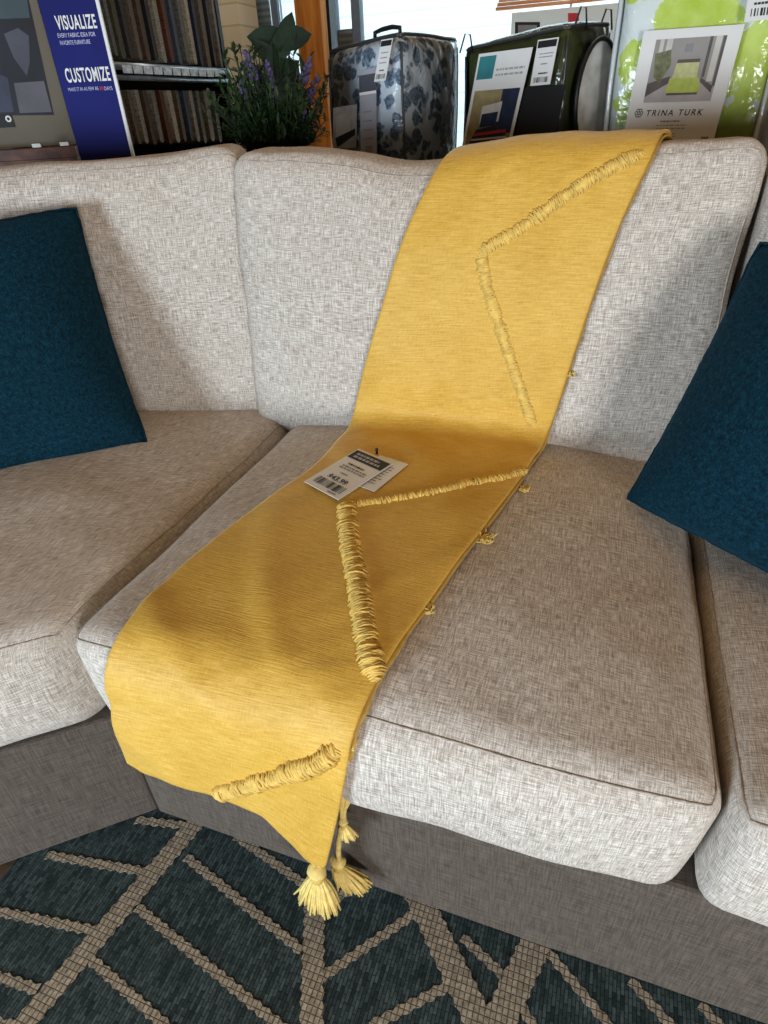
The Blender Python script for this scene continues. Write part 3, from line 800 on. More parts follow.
def tagplane(px, lift):
    hs = [hitc(*p) for p in px]; c = sum((h for h, _ in hs), V())/len(hs); n = sum((q for _, q in hs), V()).normalized()
    top = max((h-c).dot(n) for h, _ in hs)
    return [onpl(*p, c+n*(max(0, top)*.5+lift), n) for p in px]
q = tagplane([(380, 455), (408, 464), (346, 481), (378, 490)], .004)
f2 = Flat(q[0], q[1], q[2], CAM); o = f2.slab(M['white']).build('care_tag', M['white'], throw)
f2.lines(.12, .25, .9, 8, .08, .025, M['grey'], 3); f2.build('small_print', o)
q = tagplane([(358.6, 448.6), (393.7, 463.4), (304, 481.4), (339, 497.5)], .0075)
f1 = Flat(q[0], q[1], q[2], CAM); o = f1.slab(M['white']).build('price_tag', M['white'], throw)
f1.rect(.03, .04, .97, .24, M['black']); f1.lines(.12, .09, .9, 2, .07, .045, M['ink'], 6, .0012)
f1.lines(.25, .34, .8, 1, .05, .03, M['black'], 8); f1.lines(.18, .41, .92, 2, .05, .025, M['grey'], 9); f1.lines(.36, .56, .62, 1, .05, .025, M['grey'], 2)
f1.bars(.12, .78, .90, .92, M['black'], 4); f1.lines(.62, .95, .9, 1, .03, .015, M['black'], 5)
f1.build('print', o); f1.text('$43.99', .24, .745, .085, .52, M['black'], o, bold=.02)
h, n = hitc(377, 455); mb = MB(); mb.tube([h-n*.002, h+n*.011], .0022, 8); mb.ball(h+n*.011, .003); mb.build('tag_fastener', M['black'], throw, True)

# ================================================================== ROOM
mb = MB(); mb.box(-6, 6, -6, 4.35, -.05, 0); struct(mb.build('floor', M['floor']))
WY = 4.2
def pxx(u, y=WY, v=100): return ony(u, v, y).x
mb = MB()
xa, xb, xc = pxx(286), pxx(303), pxx(362)
def wbox(mb, u0, u1, z0, z1, y0=WY, y1=WY+.15): mb.box(pxx(u0, y0), pxx(u1, y0), y0, y1, z0, z1)
mb.box(-6, 6, WY, WY+.15, 0, .55); mb.box(-6, 6, WY, WY+.15, 2.5, 3.0); mb.box(-6, pxx(228), WY, WY+.15, .55, 2.5); mb.box(pxx(900), 6, WY, WY+.15, .55, 2.5)
struct(mb.build('wall_back', M['wall']))
mb = MB(); mb.box(pxx(229, 3.95), pxx(250, 3.95), 3.95, WY, 0, 3.0); struct(mb.build('wall_pier', M['siding']))
def win(name, u0, u1, z0=.56, z1=2.49, y=WY+.04, fw=6, bars=(), pane='glass'):
    mb = MB(); d = .07
    for a, b in [(u0, u0+fw), (u1-fw, u1)]+[(x-fw/2, x+fw/2) for x in bars]: mb.box(pxx(a, y), pxx(b, y), y, y+d, z0, z1)
    mb.box(pxx(u0, y), pxx(u1, y), y+.001, y+d, z0, z0+.06); mb.box(pxx(u0, y), pxx(u1, y), y+.001, y+d, z1-.06, z1)
    o = struct(mb.build(name, M['greyframe']))
    mb = MB(); mb.box(pxx(u0, y)+.01, pxx(u1, y)-.01, y+.03, y+.036, z0+.02, z1-.02); mb.build('pane', M[pane], o)
    return o
w1 = win('window_1', 250, 286, fw=5)
mb = MB(); yv = WY+.08; mb.box(pxx(257, yv), pxx(280, yv), yv, yv+.01, 1.27, 1.75); mb.build('louvre', M['vents'], w1)
w2 = win('window_2', 335, 362, fw=6)
mb = MB(); mb.box(pxx(343, yv), pxx(357, yv), yv, yv+.01, 1.22, 1.50); mb.build('louvre', M['vents'], w2)
win('window_3', 362, 640, fw=2, bars=()); win('window_4', 640, 900, fw=3); win('window_5', 286, 335, fw=1)
# timber post
mb = MB(); y = 3.7
mb.box(pxx(303, y), pxx(327, y), y, y+.10, 0, 2.6); mb.box(pxx(303, y), pxx(336, y), y+.002, y+.1, 2.6, 2.75)
po = struct(mb.build('column', M['orange'], None, False, .004))
mb = MB(); mb.box(pxx(327, y)+.001, pxx(332, y), y+.005, y+.1, 0, 2.6); mb.build('edge_board', M['paleorange'], po)
mb = MB(); mb.box(pxx(332, y)+.001, pxx(335, y), y+.01, y+.1, 0, 2.6); mb.build('dark_edge', M['blackmetal'], po)
# ceiling
mb = MB(); mb.box(-6, 6, 1.9, WY+.15, 3.0, 3.1); struct(mb.build('ceiling', M['ceil']))
# building across the way
mb = MB(); mb.box(-9, 9, 8.0, 8.3, -.05, 5)
o = mb.build('neighbouring_building', M['facade']); tag(o, 'pale sunlit building with lap siding seen through the windows', 'building')
mb = MB(); mb.box(-9, 9, 4.36, 8.0, -.06, -.01); struct(mb.build('ground', plain('pale_concrete', (190, 190, 186), scale=8)))

# wooden slat blind and notice on the far window
y = 3.9
t = thing('slat_blind', 'orange wooden slat blind rolled up high at right of the bright window', 'blind', (pxx(560, y), y, 1.62))
for k in range(6):
    z0 = ony(512, 9.5-k*4.2, y).z; dz = .016
    mb = MB(); a, b = ony(503+(5-k if k < 5 else 0)*(-1.5)+k*0, 10-k*3.4, y).x, pxx(690, y)
    mb.box(a, b, y, y+.006, z0, z0+dz); mb.build('slat', M['slatwood'], t)
mb = MB(); mb.box(pxx(560, y), pxx(562, y), y+.045, y+.05, ony(560, 10, y).z, 2.9); mb.build('cord', M['white'], t)
y = 3.82; p_, q_ = ony(512, 13, y), ony(640, 8, y); f = Flat(p_, V((q_.x, y, p_.z)), V((p_.x, y, .002)), CAM)
o = f.slab(M['paper'], .001).build('notice_board', M['paper']); tag(o, 'white notice sign with red mark standing behind the dark bedding bag', 'sign')
def nq(x0, y0, x1, y1, mat, l=.0006):
    f.poly([f_uv(f, a, b) for a, b in ((x0, y0), (x1, y0), (x1, y1), (x0, y1))], mat, l)
def f_uv(f, u, v):
    p = onpl(u, v, f.o, f.n)-f.o
    return (p.dot(f.x)/f.x.dot(f.x), p.dot(f.y)/f.y.dot(f.y))
nq(515, 22, 540, 38, M['black']); nq(518, 25, 537, 35, M['grey'], .0012); nq(568, 13, 579, 22, M['red'])
f.build('print', o)

# ================================================================== CONSOLE behind the sofa
CZ = .86
con = thing('console_table', 'dark wood display table behind the sofa under the bedding bags', 'table', (.45, 1.6, 0))
mb = MB(); mb.box(-.62, 1.75, 1.22, 2.05, CZ-.04, CZ-.001); mb.build('tabletop', M['console'], con, False, .004)
for x in (-.56, 1.66):
    for yy in (1.27, 1.96):
        mb = MB(); mb.box(x, x+.05, yy, yy+.05, .001, CZ-.041); mb.build('leg', M['console'], con)
mb = MB(); mb.box(-.54, 1.66, 1.255, 1.268, CZ-.14, CZ-.041); mb.build('apron', M['console'], con)

# ---- bedding bags
def bag(label, L, E, Rr, mats, topL, topE, topR, seed, crown=.02, vinyl=True):
    """L, E, Rr = plan points of left, nearest and right upright edges; top heights at each"""
    L, E, Rr = V(L), V(E), V(Rr)
    F = L+Rr-E
    z = CZ+.004
    g = lambda p, h: V((p.x, p.y, h))
    cor = {(-1, -1, -1): g(L, z), (1, -1, -1): g(E, z), (1, 1, -1): g(Rr, z), (-1, 1, -1): g(F, z),
           (-1, -1, 1): g(L, topL), (1, -1, 1): g(E, topE), (1, 1, 1): g(Rr, topR), (-1, 1, 1): g(F, topR+topL-topE)}
    size = ((E-L).length, (Rr-E).length, topE-z)
    root = thing('bedding_bag', label, 'bag', ((L.x+Rr.x)/2, (L.y+Rr.y)/2, CZ), 'zipped bedding bags on the table')
    cr_ = {(1, -1): crown, (0, 1): crown*.7, (2, 1): crown*.5, (0, -1): crown*.6, (1, 1): crown}
    cen = sum(cor.values(), V())/8
    inner = {k: cen+(v-cen)*.965 for k, v in cor.items()}
    for k in inner: inner[k].z = max(inner[k].z, z+.002)
    b = Cush(inner, size, .03, cr_, .006, seed); bo = b.build('folded_bedding', mats, root, (22, 16, 22))
    c2 = Cush(cor, size, .022, cr_, .005, seed)
    vo = c2.build('clear_cover', M['vinyl'], root, (22, 16, 22))
    return root, c2, cor
def pxdist(u, dist):
    p = at(u, 100, dist); return V((p.x, p.y, 0))
def zat(u, v, dist): return at(u, v, dist).z
def edge(c, pts, n=14):
    out = []
    for p, q in zip(pts, pts[1:]):
        for k in range(n): out.append(c.warp(c.rounded(V([(p[i]+(q[i]-p[i])*k/n)*c.h[i] for i in range(3)]))))
    return out
def pipe(c, root, r=.0045):
    mb = MB()
    mb.tube(edge(c, [(-1, -1, 1), (1, -1, 1), (1, 1, 1), (-1, 1, 1), (-1, -1, 1)]), r, 6, closed=True)
    for s in ((-1, -1), (1, -1), (1, 1)): mb.tube(edge(c, [(*s, -1), (*s, 1)]), r*.8, 6)
    return mb.build('piping', M['piping'], root, True)
def facepl(cor, side=0):
    if side == 0: a, b, c = cor[(-1, -1, -1)], cor[(1, -1, -1)], cor[(1, -1, 1)]
    n = (b-a).cross(c-a).normalized()
    if n.dot(CAM-a) < 0: n = -n
    return a, n
def onface(cor, px, lift):
    a, n = facepl(cor); return [onpl(*p, a+n*lift, n) for p in px]

# blue leaf bag
r1, c1, k1 = bag('clear zip bag of white and blue leaf print bedding beside the plant', pxdist(329, 2.16), pxdist(404, 2.0), pxdist(458, 2.24), M['bluefloral'],
                 zat(329, 50, 2.16), zat(404, 29, 2.0), zat(458, 36, 2.24), 21, .02)
pipe(c1, r1)
a, b_ = at(375, 36, 2.1), at(400, 30, 2.03); mb = MB(); up = V((0, 0, .034))
mb.tube([a-up*.4, a+up*.2, a.lerp(b_, .3)+up*.30, a.lerp(b_, .7)+up*.30, b_+up*.15, b_-up*.5], .0055, 8); mb.build('handle', M['blackmetal'], r1, True)
q = onface(k1, [(359, 70), (376, 67), (361, 160), (378, 162)], .030); f = Flat(q[0], q[1], q[2], CAM)
o = f.slab(plain('pale_lilac_card', (158, 160, 172), var=.03)).build('insert_card', bpy.data.materials['pale_lilac_card'], r1)
f.rect(0, .06, 1, .24, plain('slate_print', (70, 74, 86))); f.rect(0, .24, 1, .27, M['white']); f.lines(.15, .45, .85, 4, .1, .015, M['grey'], 2); f.rect(.3, .84, .75, .93, M['grey']); f.build('print', o)
q = onface(k1, [(381, 40), (393, 38), (374, 82), (387, 81)], .036); f = Flat(q[0], q[1], q[2], CAM)
o = f.slab(M['white']).build('price_tag', M['white'], r1)
f.rect(.05, .03, .95, .16, M['black']); f.lines(.2, .3, .85, 3, .12, .025, M['grey'], 4); f.lines(.3, .72, .8, 1, .1, .03, M['black'], 5); f.bars(.12, .82, .88, .94, M['black'], 4, n=12); f.build('print', o)
q = onface(k1, [(333, 108), (357, 104), (333, 150), (357, 152)], .024); f = Flat(q[0], q[1], q[2], CAM)
o = f.slab(plain('grey_photo', (150, 152, 156), var=.2, scale=40)).build('photo_card', bpy.data.materials['grey_photo'], r1)
f.poly([(.1, .2), (.7, .15), (.75, .6), (.15, .7)], M['ink']); f.poly([(.1, .72), (.95, .55), (.95, .7), (.2, .95)], M['black']); f.build('print', o)

# dark olive bag
r2, c2_, k2 = bag('dark olive and black bedding bag with white insert, between two printed bags', pxdist(463, 2.12), pxdist(563, 1.92), pxdist(604, 2.10), M['olive'],
                  zat(463, 47, 2.12), zat(563, 25, 1.92), zat(604, 22, 2.10), 25, .022)
pipe(c2_, r2)
q = onface(k2, [(520, 88), (566, 84), (508, 165), (550, 165)], .026); f = Flat(q[0], q[1], q[2], CAM)
f.rect(0, 0, 1, 1, M['blackcloth'], 0); f.build('black_panel', r2)
# clear oval pocket on the narrow side
a = (k2[(1, -1, 1)]+k2[(1, -1, -1)])/2; b_ = (k2[(1, 1, 1)]+k2[(1, 1, -1)])/2
ce = (a+b_)/2+V((0, 0, .015)); ex = (b_-a)*.46; nn = (b_-a).cross(V((0, 0, 1))).normalized()
if nn.dot(CAM-ce) < 0: nn = -nn
ez = V((0, 0, .120)); mb = MB(); ring = [ce+ex*math.cos(t*math.pi/16)+ez*math.sin(t*math.pi/16)+nn*.032 for t in range(32)]
mb.add(ring+[ce+nn*.046], [(i, (i+1) % 32, 32) for i in range(32)])
o = mb.build('side_pocket', plain('milky_vinyl', (232, 238, 232), rough=.2, coat=.8, scale=25, var=.25), r2, True)
mb = MB(); mb.tube(ring, .006, 6, closed=True); mb.build('pocket_rim', M['blackmetal'], o, True)
for (x, y, dx) in [(466, 44, 2.1), (581, 18, 1.98), (606, 20, 2.08)]:
    p = at(x, y, dx); mb = MB()
    e = (at(x+10, y, dx)-p)
    mb.tube([p-e*.6-V((0, 0, .02)), p-e*.1+V((0, 0, .022)), p+e*.4+V((0, 0, .02)), p+e*.7-V((0, 0, .02))], .0022, 6); mb.build('wire_loop', M['blackmetal'], r2, True)
q = onface(k2, [(479, 54), (533, 47), (461, 152)], .034); f = Flat(q[0], q[1], q[2], CAM)
o = f.slab(M['white']).build('insert_card', M['white'], r2)
f.rect(.04, .03, .36, .25, M['tealink']); f.lines(.4, .16, .95, 2, .05, .02, M['ink'], 4)
bed = plain('tan_photo', (150, 136, 96), var=.3, scale=30); navy = plain('navy_photo', (34, 44, 70), var=.3, scale=40); cream = plain('pale_photo', (200, 196, 188), var=.1)
f.rect(.06, .36, .94, .97, bed); f.rect(.62, .36, .94, .8, navy, .0009); f.poly([(.28, .52), (.66, .48), (.66, .68), (.28, .7)], cream, .0011)
f.poly([(.3, .6), (.62, .58), (.62, .72), (.3, .74)], navy, .0013); f.poly([(.24, .76), (.8, .70), (.94, .97), (.1, .97)], navy, .0013)
f.poly([(.22, .80), (.84, .76), (.86, .79), (.2, .83)], M['red'], .0015); f.poly([(.18, .86), (.88, .83), (.89, .85), (.17, .88)], cream, .0015); f.poly([(.15, .91), (.9, .89), (.91, .91), (.14, .93)], cream, .0015)
f.build('print', o)
q = onface(k2, [(538, 40), (559, 37), (530, 86)], .034); f = Flat(q[0], q[1], q[2], CAM)
o = f.slab(M['white']).build('price_tag', M['white'], r2)
f.rect(.05, .03, .95, .18, M['black']); f.lines(.2, .3, .9, 2, .07, .022, M['grey'], 4); f.lines(.35, .52, .7, 1, .1, .025, M['grey'], 9); f.lines(.3, .72, .85, 1, .1, .035, M['black'], 5); f.bars(.12, .82, .88, .94, M['black'], 4, n=14); f.build('print', o)

# lime floral bag
M['limefloral'] = blooms('lime_bloom_print', (226, 229, 227), (188, 205, 74), (208, 221, 120), [(at(x, y, 1.88), r) for x, y, r in
    [(700, 4, .090), (604, 8, .030), (634, 62, .055), (624, 112, .056), (764, 66, .088), (736, 124, .060), (640, -30, .06), (775, 2, .05), (690, 150, .05), (800, 130, .06)]])
r3, c3, k3 = bag('tall clear bag of lime green floral comforter with white insert card', pxdist(606, 1.92), pxdist(766, 1.90), pxdist(790, 2.15), M['limefloral'],
                 zat(606, -45, 1.92), zat(766, -60, 1.90), zat(790, -50, 2.15), 33, .016)
mb = MB(); mb.tube(edge(c3, [(-1, -1, -1), (-1, -1, 1), (1, -1, 1), (1, -1, -1)]), .006, 6); mb.build('piping', plain('clear_piping', (206, 214, 220), rough=.15, coat=1, var=.05), r3, True)
q = onface(k3, [(644, 31), (745, 24), (622, 142)], .030); f = Flat(q[0], q[1], q[2], CAM)
o = f.slab(M['white']).build('insert_card', M['white'], r3)
gr = plain('grey_wall_photo', (150, 146, 142), var=.06); gd = plain('dark_photo', (92, 82, 78), var=.2); lm = plain('lime_photo', (178, 190, 84), var=.15, scale=60)
f.rect(.15, .08, .86, .63, gr); f.poly([(.15, .5), (.40, .42), (.62, .42), (.86, .52), (.86, .63), (.15, .63)], plain('pale_floor_photo', (176, 168, 166)), .0008)
f.poly([(.15, .46), (.38, .40), (.38, .46), (.15, .58)], gd, .0009); f.poly([(.70, .42), (.84, .50), (.84, .56), (.70, .46)], gd, .0009)
f.rect(.20, .08, .24, .40, cream, .0009); f.rect(.27, .08, .33, .36, cream, .0009); f.rect(.70, .08, .73, .42, gd, .0009); f.rect(.76, .08, .82, .46, cream, .0009); f.rect(.83, .08, .86, .5, gd, .0009)
f.rect(.47, .13, .55, .20, M['grey'], .0010); f.poly([(.17, .20), (.33, .17), (.36, .30), (.28, .46), (.20, .40)], plain('plant_photo', (110, 112, 78), var=.4, scale=90), .0011)
f.rect(.42, .26, .65, .44, gd, .0010); f.poly([(.42, .29), (.65, .29), (.66, .42), (.40, .42)], plain('pillow_photo', (196, 198, 140), var=.15, scale=80), .0012)
f.poly([(.38, .42), (.68, .42), (.72, .55), (.36, .55)], lm, .0014); f.rect(.38, .55, .70, .57, gd, .0014)
for s in range(4):
    pass
for k in range(6):   # rosette of six loops
    a = k*math.pi/3; cx, cy = .125+.028*math.cos(a), .725+.026*math.sin(a)
    f.poly([(cx+(.020)*math.cos(b*math.pi/4), cy+(.019)*math.sin(b*math.pi/4)) for b in range(8)], M['black'], .0007)
    f.poly([(cx+(.011)*math.cos(b*math.pi/4), cy+(.010)*math.sin(b*math.pi/4)) for b in range(8)], M['white'], .0010)
f.lines(.38, .80, .62, 1, .03, .014, M['grey'], 3); f.lines(.34, .84, .68, 2, .03, .010, M['ink'], 4); f.lines(.44, .92, .58, 2, .025, .010, M['ink'], 4)
f.rect(.86, .955, .94, .985, M['grey']); f.build('print', o)
f.text('TRINA TURK', .21, .755, .055, .60, M['black'], o, shear=.12, bold=.012, space=1.35)
q = onface(k3, [(752, -28), (800, -34), (744, 22)], .040); f = Flat(q[0], q[1], q[2], CAM)
o = f.slab(M['white']).build('price_tag', M['white'], r3); f.bars(.12, .74, .95, .90, M['black'], 4, n=12); f.lines(.15, .62, .6, 1, .1, .05, M['black'], 5); f.build('print', o)

# ---- plant
pc = at(272, 100, 1.95); px, py = pc.x, pc.y
plant = thing('potted_plant', 'artificial plant with violet flower spikes and dark leaves behind the sofa', 'plant', (px, py, CZ))
mb = MB(); n = 20; prof = [(.045, 0), (.065, .002), (.075, .05), (.082, .09), (.076, .092), (.07, .075)]
vs = [(px+r*math.cos(2*math.pi*k/n), py+r*math.sin(2*math.pi*k/n), CZ+z) for r, z in prof for k in range(n)]
mb.add(vs, [(j*n+k, j*n+(k+1) % n, (j+1)*n+(k+1) % n, (j+1)*n+k) for j in range(len(prof)-1) for k in range(n)]+[tuple(reversed(range(n))), tuple((len(prof)-1)*n+k for k in range(n))])
mb.build('pot', M['pot'], plant, True)
rnd = random.Random(11)
def leafblade(mb, p, d, L, w, droop=.3, seg=5, fold=.3, side=None):
    d = V(d).normalized(); s = side or d.cross(V((0, 0, 1)));
    s = s.normalized() if s.length > .01 else V((1, 0, 0)); nn = s.cross(d); vs = []; q = V(p)
    for i in range(seg+1):
        t = i/seg; ww = w*math.sin(math.pi*min(1, .08+t*.92))**.8*(1 if t < 1 else 0)+.0004
        vs += [q+s*ww+nn*ww*fold, q, q-s*ww+nn*ww*fold]
        dd = (d-V((0, 0, droop*t))).normalized(); q = q+dd*(L/seg)
    f = []
    for i in range(seg):
        for k in (0, 1): f.append((3*i+k, 3*i+k+1, 3*i+k+4, 3*i+k+3))
    mb.add(vs, f)
mb = MB()
base = V((px, py, CZ+.08))
for k in range(300):
    a = rnd.uniform(0, 2*math.pi); sp = rnd.uniform(.05, 1.0); L = rnd.uniform(.10, .235)*(1.15-.35*sp)
    d = V((math.cos(a)*sp, math.sin(a)*sp, 1)).normalized(); b0 = base+V((math.cos(a), math.sin(a), 0))*.06*math.sqrt(rnd.random()); st = [b0+d*(L*t/6)+V((0, 0, -.02*sp*(t/6)**2)) for t in range(7)]
    mb.tube(st, .0012, 4)
    for j in range(1, 7):
        for sgn in (-1, 1):
            side = d.cross(V((rnd.uniform(-1, 1), rnd.uniform(-1, 1), .2))).normalized()
            leafblade(mb, st[j], (d*.7+side*sgn), rnd.uniform(.018, .04), rnd.uniform(.0025, .0055), .3, 3)
fo = mb.build('foliage', M['leaf'], plant, True); fo['kind'] = 'stuff'
for k, (x, y, dx, dy) in enumerate([(290, 11, .35, 1), (256, 36, -.6, .8), (247, 30, -1, .3), (310, 28, 1, .35), (268, 58, -.4, 1), (296, 56, .7, .7), (304, 84, .9, .4), (272, 40, -.1, 1), (258, 80, -.6, .5), (286, 74, .2, 1)]):
    tip = at(x, y, 1.9+.02*(k % 3)); right = (at(300, 60, 1.9)-at(290, 60, 1.9)).normalized()
    d = (right*dx+V((0, 0, dy))).normalized(); L = rnd.uniform(.085, .115)
    mb = MB(); st = tip-d*L; mb.tube([base, base.lerp(st, .5)+V((0, 0, .02)), st], [.003, .0025, .002], 5)
    leafblade(mb, st, d, L, rnd.uniform(.020, .030), .3, 6, .2, (right*dy-V((0, 0, dx))).normalized()); mb.build('leaf', M['darkleaf'], plant, True)
for k, (x, y) in enumerate([(246, 52), (240, 82), (238, 108), (258, 68), (272, 80), (285, 88), (298, 70), (312, 96), (305, 112), (252, 98), (242, 64), (318, 78), (268, 62), (310, 60)]):
    tip = at(x, y, 1.88+.04*(k % 4)); mb = MB(); d = (tip-base).normalized()
    mb.tube([base, base.lerp(tip, .6)+V((0, 0, .015)), tip], .0015, 4)
    for j in range(26):
        t = j/26; p = tip-d*.055*t; e = V((rnd.uniform(-1, 1), rnd.uniform(-1, 1), rnd.uniform(-.5, 1))).normalized()
        mb.ball(p+e*(.004+.008*t), .0052, n=5, m=3)
    mb.build('flower_spike', M['violet'], plant, True)

# ================================================================== LEFT: swatch rack and signs
P1, P2 = pxdist(100, 2.55), pxdist(231, 3.15); along = (P2-P1).normalized(); inn = V((-along.y, along.x, 0))
if inn.dot(CAM-P1) > 0: inn = -inn
pn = -inn
def onrack(u, v, off=0): return onpl(u, v, P1+pn*off, pn)
rack = thing('swatch_rack', 'dark display rack with silver rail holding hanging fabric samples', 'rack', ((P1.x+P2.x)/2, (P1.y+P2.y)/2, 0))
Pl = P1-along*.06; Ln = (P2-Pl).length
mb = MB(); mb.obox(Pl+inn*.36, along*(Ln+.04), inn*.02, V((0, 0, 2.2))); mb.build('back_panel', M['blackmetal'], rack)
mb = MB(); mb.obox(P2+along*-.01+V((0, 0, .001)), along*.022, inn*.36, V((0, 0, 2.2))); mb.build('side_panel', M['blackmetal'], rack)
zt = onrack(170, 58).z; zr = onrack(170, 72).z
mb = MB(); mb.tube([Pl+V((0, 0, zr+.008))-inn*.02, P2-along*.02+V((0, 0, zr+.008))-inn*.02], .011, 10); mb.tube([Pl+V((0, 0, zr-.022))-inn*.01, P2-along*.02+V((0, 0, zr-.022))-inn*.01], .008, 10); mb.build('rail', M['silver'], rack, True)
M['palelabel'] = plain('pale_label', (190, 202, 210), scale=70, var=.4)
for k in range(11):
    p = P1+along*(.1+k*(.052))+V((0, 0, zr-.012))-inn*.034; mb = MB(); mb.obox(p, along*.044, inn*.002, V((0, 0, .022))); mb.build('shelf_label', M['palelabel'], rack)
for zz, nm in ((zr+.52, 'rail'), (zr-.07, 'rail')):
    mb = MB(); mb.tube([Pl+V((0, 0, zz))+inn*.10, P2-along*.02+V((0, 0, zz))+inn*.10], .009, 8); mb.build(nm, M['blackmetal'], rack, True)
swc = {'charcoal': (44, 44, 44), 'grey': (104, 104, 98), 'taupe': (104, 92, 76), 'black': (30, 30, 32), 'stone': (150, 144, 130), 'rust': (92, 50, 32), 'slate blue': (62, 76, 92),
       'olive': (78, 76, 58), 'cream': (176, 166, 146), 'navy': (34, 42, 62), 'brown': (84, 64, 48), 'speckled grey': (132, 128, 118)}
swm = {k: linen('swatch_'+k.replace(' ', '_'), tuple(int(x*.6) for x in c), tuple(int(x*.78) for x in c), tuple(min(255, int(x*1.0)) for x in c), sx=60, sy=260, sheen=.1) for k, c in swc.items()}
ORD = ['first', 'second', 'third', 'fourth', 'fifth', 'sixth', 'seventh', 'eighth', 'ninth', 'tenth', 'eleventh', 'twelfth', 'thirteenth', 'fourteenth', 'fifteenth', 'sixteenth']
def swatch(u0, u1, vtop, vbot, col, label, group, seed):
    a = onrack((u0), vbot); b = onrack(u1, vbot); zb = (a.z+b.z)/2; ztop = vtop
    a.z = b.z = 0; w = (b-a).length*.72; ang = R(14+3*math.sin(seed*2.3)); e = (along*math.cos(ang)+inn*math.sin(ang)); dp = (inn*math.cos(ang)-along*math.sin(ang))
    mb = MB(); vs = []; n = 10; prof = []
    for i in range(n+1): prof.append((w/2-w/2*math.cos(math.pi*i/n), -w*.35*math.sin(math.pi*i/n)))
    pts = [(0, ztop-zb)]+prof+[(w, ztop-zb)]
    m = len(pts); D = .16
    for k in range(2):
        for (x, z) in pts:
            q = a+e*x+dp*(D*k)+V((0, 0, zb+z)); q += e*.004*noise.noise(V((z*9, seed*3.3, k))); vs.append(q)
    fs = [tuple(range(m)), tuple(reversed(range(m, 2*m)))]+[(i, m+i, m+(i+1) % m, (i+1) % m) for i in range(m)]
    mb.add(vs, fs); o = mb.build('fabric_swatch', swm[col], None, False)
    l = o.data.uv_layers.new(name='UVMap')
    for li, d in zip(o.data.loops, l.data):
        c = o.data.vertices[li.vertex_index].co; d.uv = (c.dot(along)+c.dot(inn), c.z)
    return tag(o, label, 'fabric swatch', group)
up = [(107, 'charcoal'), (115, 'grey'), (122, 'olive'), (130, 'charcoal'), (139, 'taupe'), (147, 'brown'), (155, 'black'), (163, 'stone'), (171, 'rust'), (179, 'slate blue'), (187, 'grey'), (194, 'cream'), (201, 'navy'), (208, 'taupe'), (215, 'charcoal'), (221, 'speckled grey')]
for i, (u, c) in enumerate(up):
    nx = up[i+1][0] if i+1 < len(up) else 227
    swatch(u, nx, zr+.60, 53+(u-107)*.105+random.uniform(-1.5, 1.5), c, f'{c} fabric sample hanging above the silver rail, {ORD[i]} from the left', 'fabric samples on the upper rail', i)
lo = [(122, 'charcoal'), (130, 'brown'), (138, 'taupe'), (145, 'stone'), (153, 'brown'), (160, 'speckled grey'), (169, 'rust'), (176, 'cream'), (184, 'taupe'), (191, 'slate blue'), (197, 'stone'), (204, 'grey'), (211, 'speckled grey'), (219, 'grey')]
for i, (u, c) in enumerate(lo):
    nx = lo[i+1][0] if i+1 < len(lo) else 227
    swatch(u, nx, zr-.055, 141-(u-122)*.03+random.uniform(-1.5, 1.5), c, f'{c} fabric sample hanging below the silver rail, {ORD[i]} from the left', 'fabric samples on the lower rail', i+31)

# blue sign on the floor behind the sofa
A0, B0 = at(38, 100, 1.98), at(118, 100, 1.92)
dirx = V((B0.x-A0.x, B0.y-A0.y, 0)).normalized(); sn = V((-dirx.y, dirx.x, 0))
if sn.dot(CAM-A0) < 0: sn = -sn
def onsign(u, v, l=0): return onpl(u, v, A0+sn*l, sn)
rb = onsign(128.3, 150); rt = onsign(97.5, 0); rx = rb.lerp(rt, .5)
lft = onsign(63, 75)
ztop = 1.62; wsg = (V((rx.x-lft.x, rx.y-lft.y, 0))).length
R0 = V((rx.x, rx.y, 0)); L0 = R0-dirx*(wsg+.012)
f = Flat(V((L0.x, L0.y, ztop)), V((R0.x, R0.y, ztop)), V((L0.x, L0.y, .002)), CAM)
sign = f.slab(M['blue'], .004).build('display_sign', M['blue']); tag(sign, 'tall royal blue sign with white lettering beside the fabric rack', 'sign')
mb = MB(); mb.obox(R0-sn*.006+V((0, 0, .002)), dirx*.007, sn*.008, V((0, 0, ztop-.002))); mb.build('white_edge', M['white'], sign)
def uvs_(f, u, v):
    p = onpl(u, v, f.o, f.n)-f.o
    xx, yy, xy = f.x.dot(f.x), f.y.dot(f.y), f.x.dot(f.y); a, b = p.dot(f.x), p.dot(f.y); D = xx*yy-xy*xy
    return ((a*yy-b*xy)/D, (b*xx-a*xy)/D)
for txt, p0, p1, ph, mat in [('VISUALIZE', (58, 30.5), (97.5, 27), 14.0, M['white']), ('CUSTOMIZE', (67.5, 82.0), (111.5, 80.5), 14.0, M['white'])]:
    u0, v0 = uvs_(f, *p0); u1, v1 = uvs_(f, *p1); _, vt = uvs_(f, p0[0]-2, p0[1]-ph)
    f.text(txt, u0, (v0+v1)/2, abs(v0-vt), u1-u0, mat, sign, l=.002, bold=.022, space=1.12)
pale = plain('pale_blue_ink', (196, 198, 226))
for txt, p0, p1, ph, mat in [('EVERY FABRIC IDEA FOR', (58.5, 37.8), (96, 36.2), 4.3, pale), ('FAVORITE FURNITURE', (61, 45.2), (91, 43.8), 4.3, pale),
                             ('MAKE IT IN AS FEW AS', (69, 91.2), (99, 90.2), 3.6, pale), ('30', (100, 90.2), (104, 90.1), 3.6, M['red']), ('DAYS', (105, 90.2), (113, 90.0), 3.6, pale)]:
    u0, v0 = uvs_(f, *p0); u1, v1 = uvs_(f, *p1); _, vt = uvs_(f, p0[0]-.8, p0[1]-ph)
    f.text(txt, u0, (v0+v1)/2, abs(v0-vt), u1-u0, mat, sign, l=.002)

